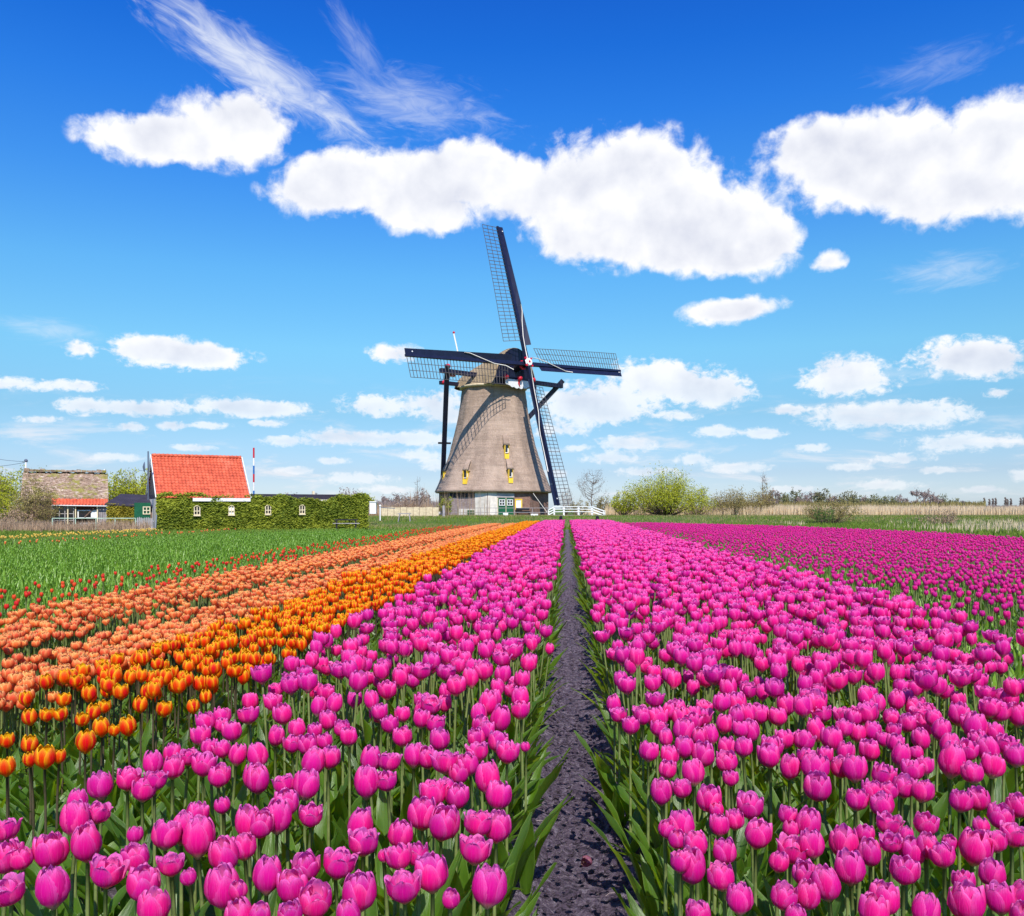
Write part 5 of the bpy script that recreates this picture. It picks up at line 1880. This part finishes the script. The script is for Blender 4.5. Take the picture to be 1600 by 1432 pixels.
# ================================================================== VEGETATION
def blades(name, region, n, hgt, wdt, mt, label, cat='reeds', lean=0.25, seed=1, zf=ground_z, plume=None, keep=None):
    """n upright blades as one mesh; region: function(rng, n) -> x, y"""
    g = np.random.default_rng(seed)
    x, y = region(g, n)
    if keep is not None:
        k = keep(x, y)
        x, y = x[k], y[k]
        n = len(x)
    z = zf(x, y) - 0.08
    hh_ = hgt * g.uniform(0.55, 1.12, n) * (1 + 0.8 * fbm(x * 0.3, y * 0.3, 4, seed))
    a = g.uniform(0, math.pi, n)
    lx, ly = g.normal(0, lean, n) * hh_ * 0.6, g.normal(0, lean, n) * hh_ * 0.6
    wx_, wy_ = np.cos(a) * wdt / 2, np.sin(a) * wdt / 2
    mid = 0.55
    v = np.zeros((n, 5, 3), np.float32)
    v[:, 0] = np.stack([x - wx_, y - wy_, z], -1)
    v[:, 1] = np.stack([x + wx_, y + wy_, z], -1)
    v[:, 2] = np.stack([x + wx_ * .8 + lx * .35, y + wy_ * .8 + ly * .35, z + hh_ * mid], -1)
    v[:, 3] = np.stack([x - wx_ * .8 + lx * .35, y - wy_ * .8 + ly * .35, z + hh_ * mid], -1)
    v[:, 4] = np.stack([x + lx, y + ly, z + hh_], -1)
    base = np.arange(n) * 5
    me = bpy.data.meshes.new(name)
    me.vertices.add(n * 5)
    me.vertices.foreach_set('co', v.reshape(-1))
    loops = np.stack([base, base + 1, base + 2, base + 3, base + 3, base + 2, base + 4], -1).reshape(-1)
    me.loops.add(len(loops))
    me.loops.foreach_set('vertex_index', loops.astype(np.int32))
    me.polygons.add(n * 2)
    st = np.stack([np.arange(n) * 7, np.arange(n) * 7 + 4], -1).reshape(-1)
    me.polygons.foreach_set('loop_start', st.astype(np.int32))
    me.materials.append(mt)
    me.update(calc_edges=True)
    me.validate()
    o = link(name, me)
    return tag(o, label, cat, None, 'stuff')


def area(x0, x1, y0, y1):
    """trapezium in pixel columns x0..x1 and depths y0..y1"""
    def f_(g, n):
        y = np.sqrt(g.uniform(y0 ** 2, y1 ** 2, n))
        return (g.uniform(x0, x1, n) - 800) / F * y, y
    return f_


blades('reed_belt', area(945, 1760, 84, 100), 46000, 0.95, 0.05, M['reed'], 'belt of tall dry straw coloured reeds beyond the right hand field', seed=2, lean=0.10)
blades('reed_belt', area(575, 676, 76, 84), 2200, 1.15, 0.06, M['reed_brown'], 'dry brown reeds at the left foot of the mill', seed=3, lean=0.12)
blades('tall_reeds', area(630, 765, 75, 79), 200, 2.3, 0.03, M['reed_brown'], 'sparse tall reed stalks in front of the mill base', seed=13, lean=0.08)
blades('reed_belt', area(-40, 235, 43, 46), 3000, 0.62, 0.03, M['reed_brown'], 'low tangled dry reeds in front of the old barn', seed=4, lean=0.28)
blades('bank_grass', area(540, 1800, 52, 84), 60000, 0.14, 0.05, M['grass'], 'green grass bank between the tulip field and the reeds', 'grass', seed=5, lean=0.3)
blades('bank_grass', area(540, 1800, 52, 84), 26000, 0.19, 0.045, M['dry_grass'], 'dry yellow tufts in the grass bank', 'grass', seed=6, lean=0.3,
       keep=lambda x, y: fbm(x * 0.25, y * 0.25, 3, 8) > -0.12)
blades('field_edge_grass', lambda g, n: (g.uniform(13.2, 34, n), g.uniform(20, 60, n)), 30000, 0.38, 0.06, M['grass'], 'rough green grass beyond the right field edge', 'grass', seed=7, lean=0.3)
blades('field_edge_straw', lambda g, n: (g.uniform(13.5, 34, n), g.uniform(26, 62, n)), 9000, 0.55, 0.035, M['reed'], 'pale dead straw standing in the grass at the far right', 'grass', seed=9, lean=0.2,
       keep=lambda x, y: (fbm(x * 0.18, y * 0.18, 3, 4) > 0.0) & (x > 17))
blades('grass_strip', lambda g, n: (g.uniform(-33, -8, n), g.uniform(33, 48, n)), 26000, 0.20, 0.05, M['grass'], 'green grass strip in front of the barn and ivy house', 'grass', seed=10, lean=0.3,
       keep=lambda x, y: True | (x > -99))
mb = MB()


def tree(name, loc, h, w_, label, cat, group=None, n_stems=9, leaf=None, n_leaf=2500, leaf_sz=0.11, bark=None, trunk_h=0.12, seed=1, spread=1.0, twig_len=1.0, thick=0.05, up=1.0, shape='bush'):
    g = random.Random(seed)
    root = empty(name, loc, 0, label, cat, group)
    tk = MB()
    tips = []
    if shape in ('tree', 'poplar'):
        tk.tube([(0, 0, -0.2), (0.03 * h * g.uniform(-1, 1), 0, h * 0.35), (0.04 * h * g.uniform(-1, 1), 0, h * 0.75), (0, 0, h * 0.97)], [thick, thick * 0.75, thick * 0.4, thick * 0.1], 6)
    for k in range(n_stems):
        a = g.uniform(0, 6.28)
        if shape == 'poplar':
            p0 = Vector((0, 0, h * g.uniform(0.03, 0.85)))
            L = 0.36 * w_ * g.uniform(0.5, 1.1) * (1.1 - 0.6 * p0.z / h)
            e = p0 + Vector((math.cos(a) * L, math.sin(a) * L, h * g.uniform(0.08, 0.15)))
        elif shape == 'tree':
            z0 = h * g.uniform(trunk_h, 0.85)
            L = w_ * 0.55 * (1.15 - z0 / h) * g.uniform(0.6, 1.2)
            p0 = Vector((0, 0, z0))
            e = p0 + Vector((math.cos(a) * L, math.sin(a) * L, L * up * g.uniform(0.5, 1.3)))
        else:
            rr = math.sqrt(g.random())
            p0 = Vector((math.cos(a) * 0.06 * w_ * g.random(), math.sin(a) * 0.06 * w_, -0.15))
            hz = h * (1 - 0.55 * rr ** 2.2) * g.uniform(0.72, 1.05)
            e = Vector((math.cos(a) * rr * w_ * 0.5, math.sin(a) * rr * w_ * 0.5, hz))
        m_ = p0.lerp(e, 0.5) + Vector((math.cos(a) * 0.06 * w_, math.sin(a) * 0.06 * w_, -0.03 * h))
        th_ = thick * (0.5 if shape == 'tree' else 1.0) * g.uniform(0.6, 1.1)
        tk.tube([p0, m_, e], [th_, th_ * 0.55, th_ * 0.12], 4, cap=False)
        for _ in range(5):
            f_ = g.uniform(0.35, 0.98)
            q = p0.lerp(m_, f_ * 2) if f_ < 0.5 else m_.lerp(e, f_ * 2 - 1)
            d = Vector((g.gauss(0, 1), g.gauss(0, 1), abs(g.gauss(0.9, 0.6)) * up)).normalized() * (0.13 * h * twig_len * g.uniform(0.5, 1.4))
            tk.tube([q, q + d * 0.5 + Vector((0, 0, 0.01)), q + d], [th_ * 0.3, th_ * 0.2, th_ * 0.06], 3, cap=False)
            tips.append((q, q + d))
        tips.append((m_, e))
    tk.build('trunk' if shape == 'tree' else 'stems', bark or M['twig'], root)
    if leaf:
        lf = MB()
        for _ in range(n_leaf):
            a_, b_ = g.choice(tips)
            p = a_.lerp(b_, g.uniform(0.1, 1.08)) + Vector((g.gauss(0, 1), g.gauss(0, 1), g.gauss(0, 1))) * 0.035 * w_ * spread
            if p.z < 0.05:
                p.z = 0.05 + g.random() * 0.3
            u = Vector((g.gauss(0, 1), g.gauss(0, 1), g.gauss(0.5, 1))).normalized() * leaf_sz * g.uniform(0.6, 1.5)
            v = u.cross(Vector((g.gauss(0, 1), g.gauss(0, 1), g.gauss(0, 1)))).normalized() * leaf_sz * 0.38
            lf.face([p - u * 0.6, p + v, p + u, p - v])
        o_ = lf.build('crown', leaf, root)
    return root


def gpos(px, d):
    x = gx(px, d)
    return (x, d, float(ground_z(np.array(x), np.array(d))))


tree('willow_bush', gpos(1038, 80), 4.1, 8.0, 'big yellow green willow bush in fresh leaf standing in the reeds right of the mill', 'bush', n_stems=130, leaf=M['willow'], n_leaf=15000, leaf_sz=0.085, seed=2, thick=0.035)
tree('green_bush', gpos(975, 81), 2.4, 3.2, 'darker green bush tucked against the left side of the willow', 'bush', n_stems=40, leaf=M['willow'], n_leaf=2400, leaf_sz=0.09, seed=3, thick=0.03)
tree('green_bush', gpos(1088, 84), 2.9, 3.6, 'pale green open bush against the right side of the willow', 'bush', n_stems=40, leaf=M['willow'], n_leaf=2200, leaf_sz=0.08, seed=4, thick=0.03)
tree('brown_bush', gpos(1147, 86), 2.6, 6.4, 'rounded olive brown bush right of the big willow', 'bush', n_stems=80, leaf=M['bush_olive'], n_leaf=4200, leaf_sz=0.09, seed=5, thick=0.03)
tree('brown_bush', gpos(1192, 88), 3.1, 3.2, 'olive brown bush below a bare forked tree top', 'bush', n_stems=40, leaf=M['bush_olive'], n_leaf=1800, leaf_sz=0.09, seed=6, thick=0.03)
tree('bare_tree', gpos(1193, 90), 4.6, 1.6, 'thin bare tree top rising from the brown bush', 'tree', n_stems=14, seed=7, thick=0.05, shape='tree', trunk_h=0.5)
tree('bare_tree', gpos(925, 88), 4.6, 3.6, 'bare leafless tree behind the footbridge right of the mill', 'tree', n_stems=34, seed=8, thick=0.05, shape='tree', trunk_h=0.2, leaf=M['twig'], n_leaf=500, leaf_sz=0.06)
tree('brown_bush', gpos(945, 90), 1.9, 3.4, 'low brown bush at the foot of the bare tree by the footbridge', 'bush', n_stems=30, leaf=M['bush_olive'], n_leaf=1300, leaf_sz=0.09, seed=9, thick=0.03)
tree('brown_bush', gpos(905, 92), 1.7, 2.6, 'olive shrub seen just over the white footbridge rail', 'bush', n_stems=24, leaf=M['bush_olive'], n_leaf=900, leaf_sz=0.09, seed=10, thick=0.03)
tree('bare_shrub', gpos(884, 93), 3.4, 1.9, 'bare reddish shrub behind the lowest mill sail', 'shrub', n_stems=18, leaf=M['reed_brown'], n_leaf=500, leaf_sz=0.06, seed=11, thick=0.03)
tree('olive_bush', gpos(1300, 64), 1.9, 4.4, 'rounded olive bush standing in front of the reed belt on the grass bank', 'bush', n_stems=60, leaf=M['bush_olive'], n_leaf=3000, leaf_sz=0.07, seed=12, thick=0.025)
tree('olive_bush', gpos(1288, 62), 1.5, 1.8, 'small green twiggy bush at the left edge of the olive bush', 'bush', n_stems=30, leaf=M['bush_green'], n_leaf=900, leaf_sz=0.06, seed=14, thick=0.025)
tree('twiggy_shrub', gpos(1470, 56), 1.15, 3.0, 'brown twiggy shrub in the grass bank near the right edge', 'shrub', n_stems=46, leaf=M['reed_brown'], n_leaf=1100, leaf_sz=0.06, seed=15, thick=0.02)
tree('bare_shrub', gpos(652, 76), 3.5, 1.3, 'slender bare sapling in the reeds left of the mill', 'shrub', n_stems=16, seed=16, thick=0.05, shape='tree', trunk_h=0.15)
tree('bare_shrub', gpos(636, 78), 2.1, 3.0, 'reddish brown shrub left of the slender sapling', 'shrub', n_stems=36, leaf=M['reed_brown'], n_leaf=900, leaf_sz=0.06, seed=17, thick=0.03)
tree('ivy_bush', gpos(697, 78), 2.0, 1.5, 'dark green creeper heap against the left corner of the mill base', 'bush', n_stems=20, leaf=M['ivy'], n_leaf=900, leaf_sz=0.09, seed=18, thick=0.03)
tree('overgrown_bush', (gx(56, 48.6), 48.6, 0), 3.05, 2.6, 'brown and olive bush overgrowing the left half of the barn', 'bush', n_stems=60, leaf=M['bush_olive'], n_leaf=3800, leaf_sz=0.06, seed=19, thick=0.02)
tree('overgrown_bush', (gx(4, 52), 52, 0), 2.5, 3.0, 'yellow green bush at the left edge beside the barn', 'bush', n_stems=50, leaf=M['willow'], n_leaf=3600, leaf_sz=0.07, seed=20, thick=0.02)
tree('overgrown_bush', (gx(16, 47), 47, 0), 1.2, 2.2, 'low grey brown shrub heap left of the barn door', 'bush', n_stems=40, leaf=M['reed_brown'], n_leaf=1500, leaf_sz=0.06, seed=21, thick=0.02)
for k, (px, h_, w_, d) in enumerate(((-25, 4.6, 6, 70), (180, 3.9, 4.5, 72), (212, 4.3, 5.0, 74), (240, 3.8, 4, 73), (30, 4.6, 6, 75))):
    tree('garden_bush', gpos(px, d), h_ , w_, ['tall yellow green bush beyond the barn at the left edge', 'yellow green bush seen between barn and red roof, nearest the barn', 'taller yellow green bush in the middle of the gap between barn and red roof',
         'yellow green bush close to the gable of the red roof', 'yellow green bush hidden mostly behind the barn ridge'][k], 'bush', None, 50, M['willow'], 2600, 0.12, seed=30 + k, thick=0.04)

# far trees: distant rounded bare crowns on the left, mixed row on the right, poplars at the far right
for k, (px, top, wpx, d) in enumerate(((455, 769, 44, 240), (490, 771, 36, 250), (545, 761, 66, 230), (578, 772, 26, 150), (604, 775, 34, 240), (628, 770, 40, 250), (660, 765, 34, 240))):
    h_ = gz(top, d)
    lf = M['willow'] if k == 3 else M['twig_far']
    tree('far_tree', (gx(px, d), d, -0.3), h_ + 0.3, wpx / F * d,
         ['wide low bare crown above the dark flat roof', 'low bare crown next to the wide one above the flat roof', 'large rounded pinkish brown tree behind the right end of the ivy house', 'small bright green round tree right of the big pinkish one',
          'low far bare tree above the white cabinet', 'far bare tree above the tan screen fence', 'far bare tree behind the slender sapling'][k], 'tree', 'distant trees on the left horizon', 44, lf, 1700, 0.30 if k != 3 else 0.2, M['twig_far'], seed=60 + k, thick=0.10)
rowx = [(1205, 772, 26), (1222, 775, 22), (1240, 771, 24), (1256, 776, 20), (1268, 769, 26), (1285, 768, 20), (1304, 772, 22), (1322, 773, 30), (1345, 778, 24), (1350, 776, 16), (1368, 777, 28), (1388, 779, 30),
        (1408, 778, 26), (1432, 767, 22), (1444, 768, 20), (1456, 774, 24), (1470, 779, 30), (1492, 784, 34), (1512, 788, 30)]
for k, (px, top, wpx) in enumerate(rowx):
    d = 205 + (k * 37) % 50
    tall = k in (4, 6, 9, 13, 14)
    h_ = gz(top, d) * (1.0 if tall else 1.22)
    lf = M['twig_far'] if k % 3 == 0 or tall else M['tree_far']
    where = 'left part' if k < 7 else ('middle' if k < 13 else 'right part')
    tree('far_tree', (gx(px, d), d, -0.2), h_ + 0.2, wpx / F * d * 1.5,
         ('tall thin bare tree' if tall else ('low brownish tree' if k % 3 == 0 else 'low olive green tree')) + f' in the {where} of the tree row beyond the reeds', 'tree', 'tree row beyond the reeds', 30 if not tall else 18,
         lf, 1700 if not tall else 800, 0.30, M['twig_far'], seed=80 + k, thick=0.12, shape='poplar' if tall else 'bush')
blades('far_hedge', area(1130, 1540, 200, 240), 13000, 2.2, 0.3, M['bush_olive'], 'low olive hedge growing along the far tree row', 'hedge', seed=21, lean=0.2)
blades('far_hedge', area(380, 700, 215, 260), 6000, 2.6, 0.4, M['twig_far'], 'low brown scrub along the left horizon', 'scrub', seed=22, lean=0.2)
blades('far_hedge', area(1500, 1800, 330, 380), 5000, 2.0, 0.5, M['twig_far'], 'thin dark scrub line at the far right horizon', 'scrub', seed=23, lean=0.2)
blades('far_reeds', area(900, 1800, 100, 190), 22000, 0.62, 0.12, M['reed'], 'pale reed beds stretching back to the tree row', seed=24, lean=0.12)
proto = tree('poplar', (gx(1538, 420), 420, -0.3), gz(777, 420) + 0.3, 1.25, 'slim bare poplar, first of the row at the far right horizon', 'tree', 'poplars in a row at the far right', 46, M['twig_far'], 900, 0.24, M['twig_far'], seed=120, thick=0.2, twig_len=0.5, shape='poplar')
for k, px in enumerate((1546, 1555, 1563, 1571, 1578, 1587, 1595, 1603, 1611, 1620)):
    c_ = copy_tree(proto)
    c_.location = (gx(px, 420), 420 + 2 * (k % 3), -0.3)
    c_.scale = (1, 1, 0.92 + 0.04 * (k % 4))
    c_['label'] = 'slim bare poplar in the evenly spaced row at the far right horizon'
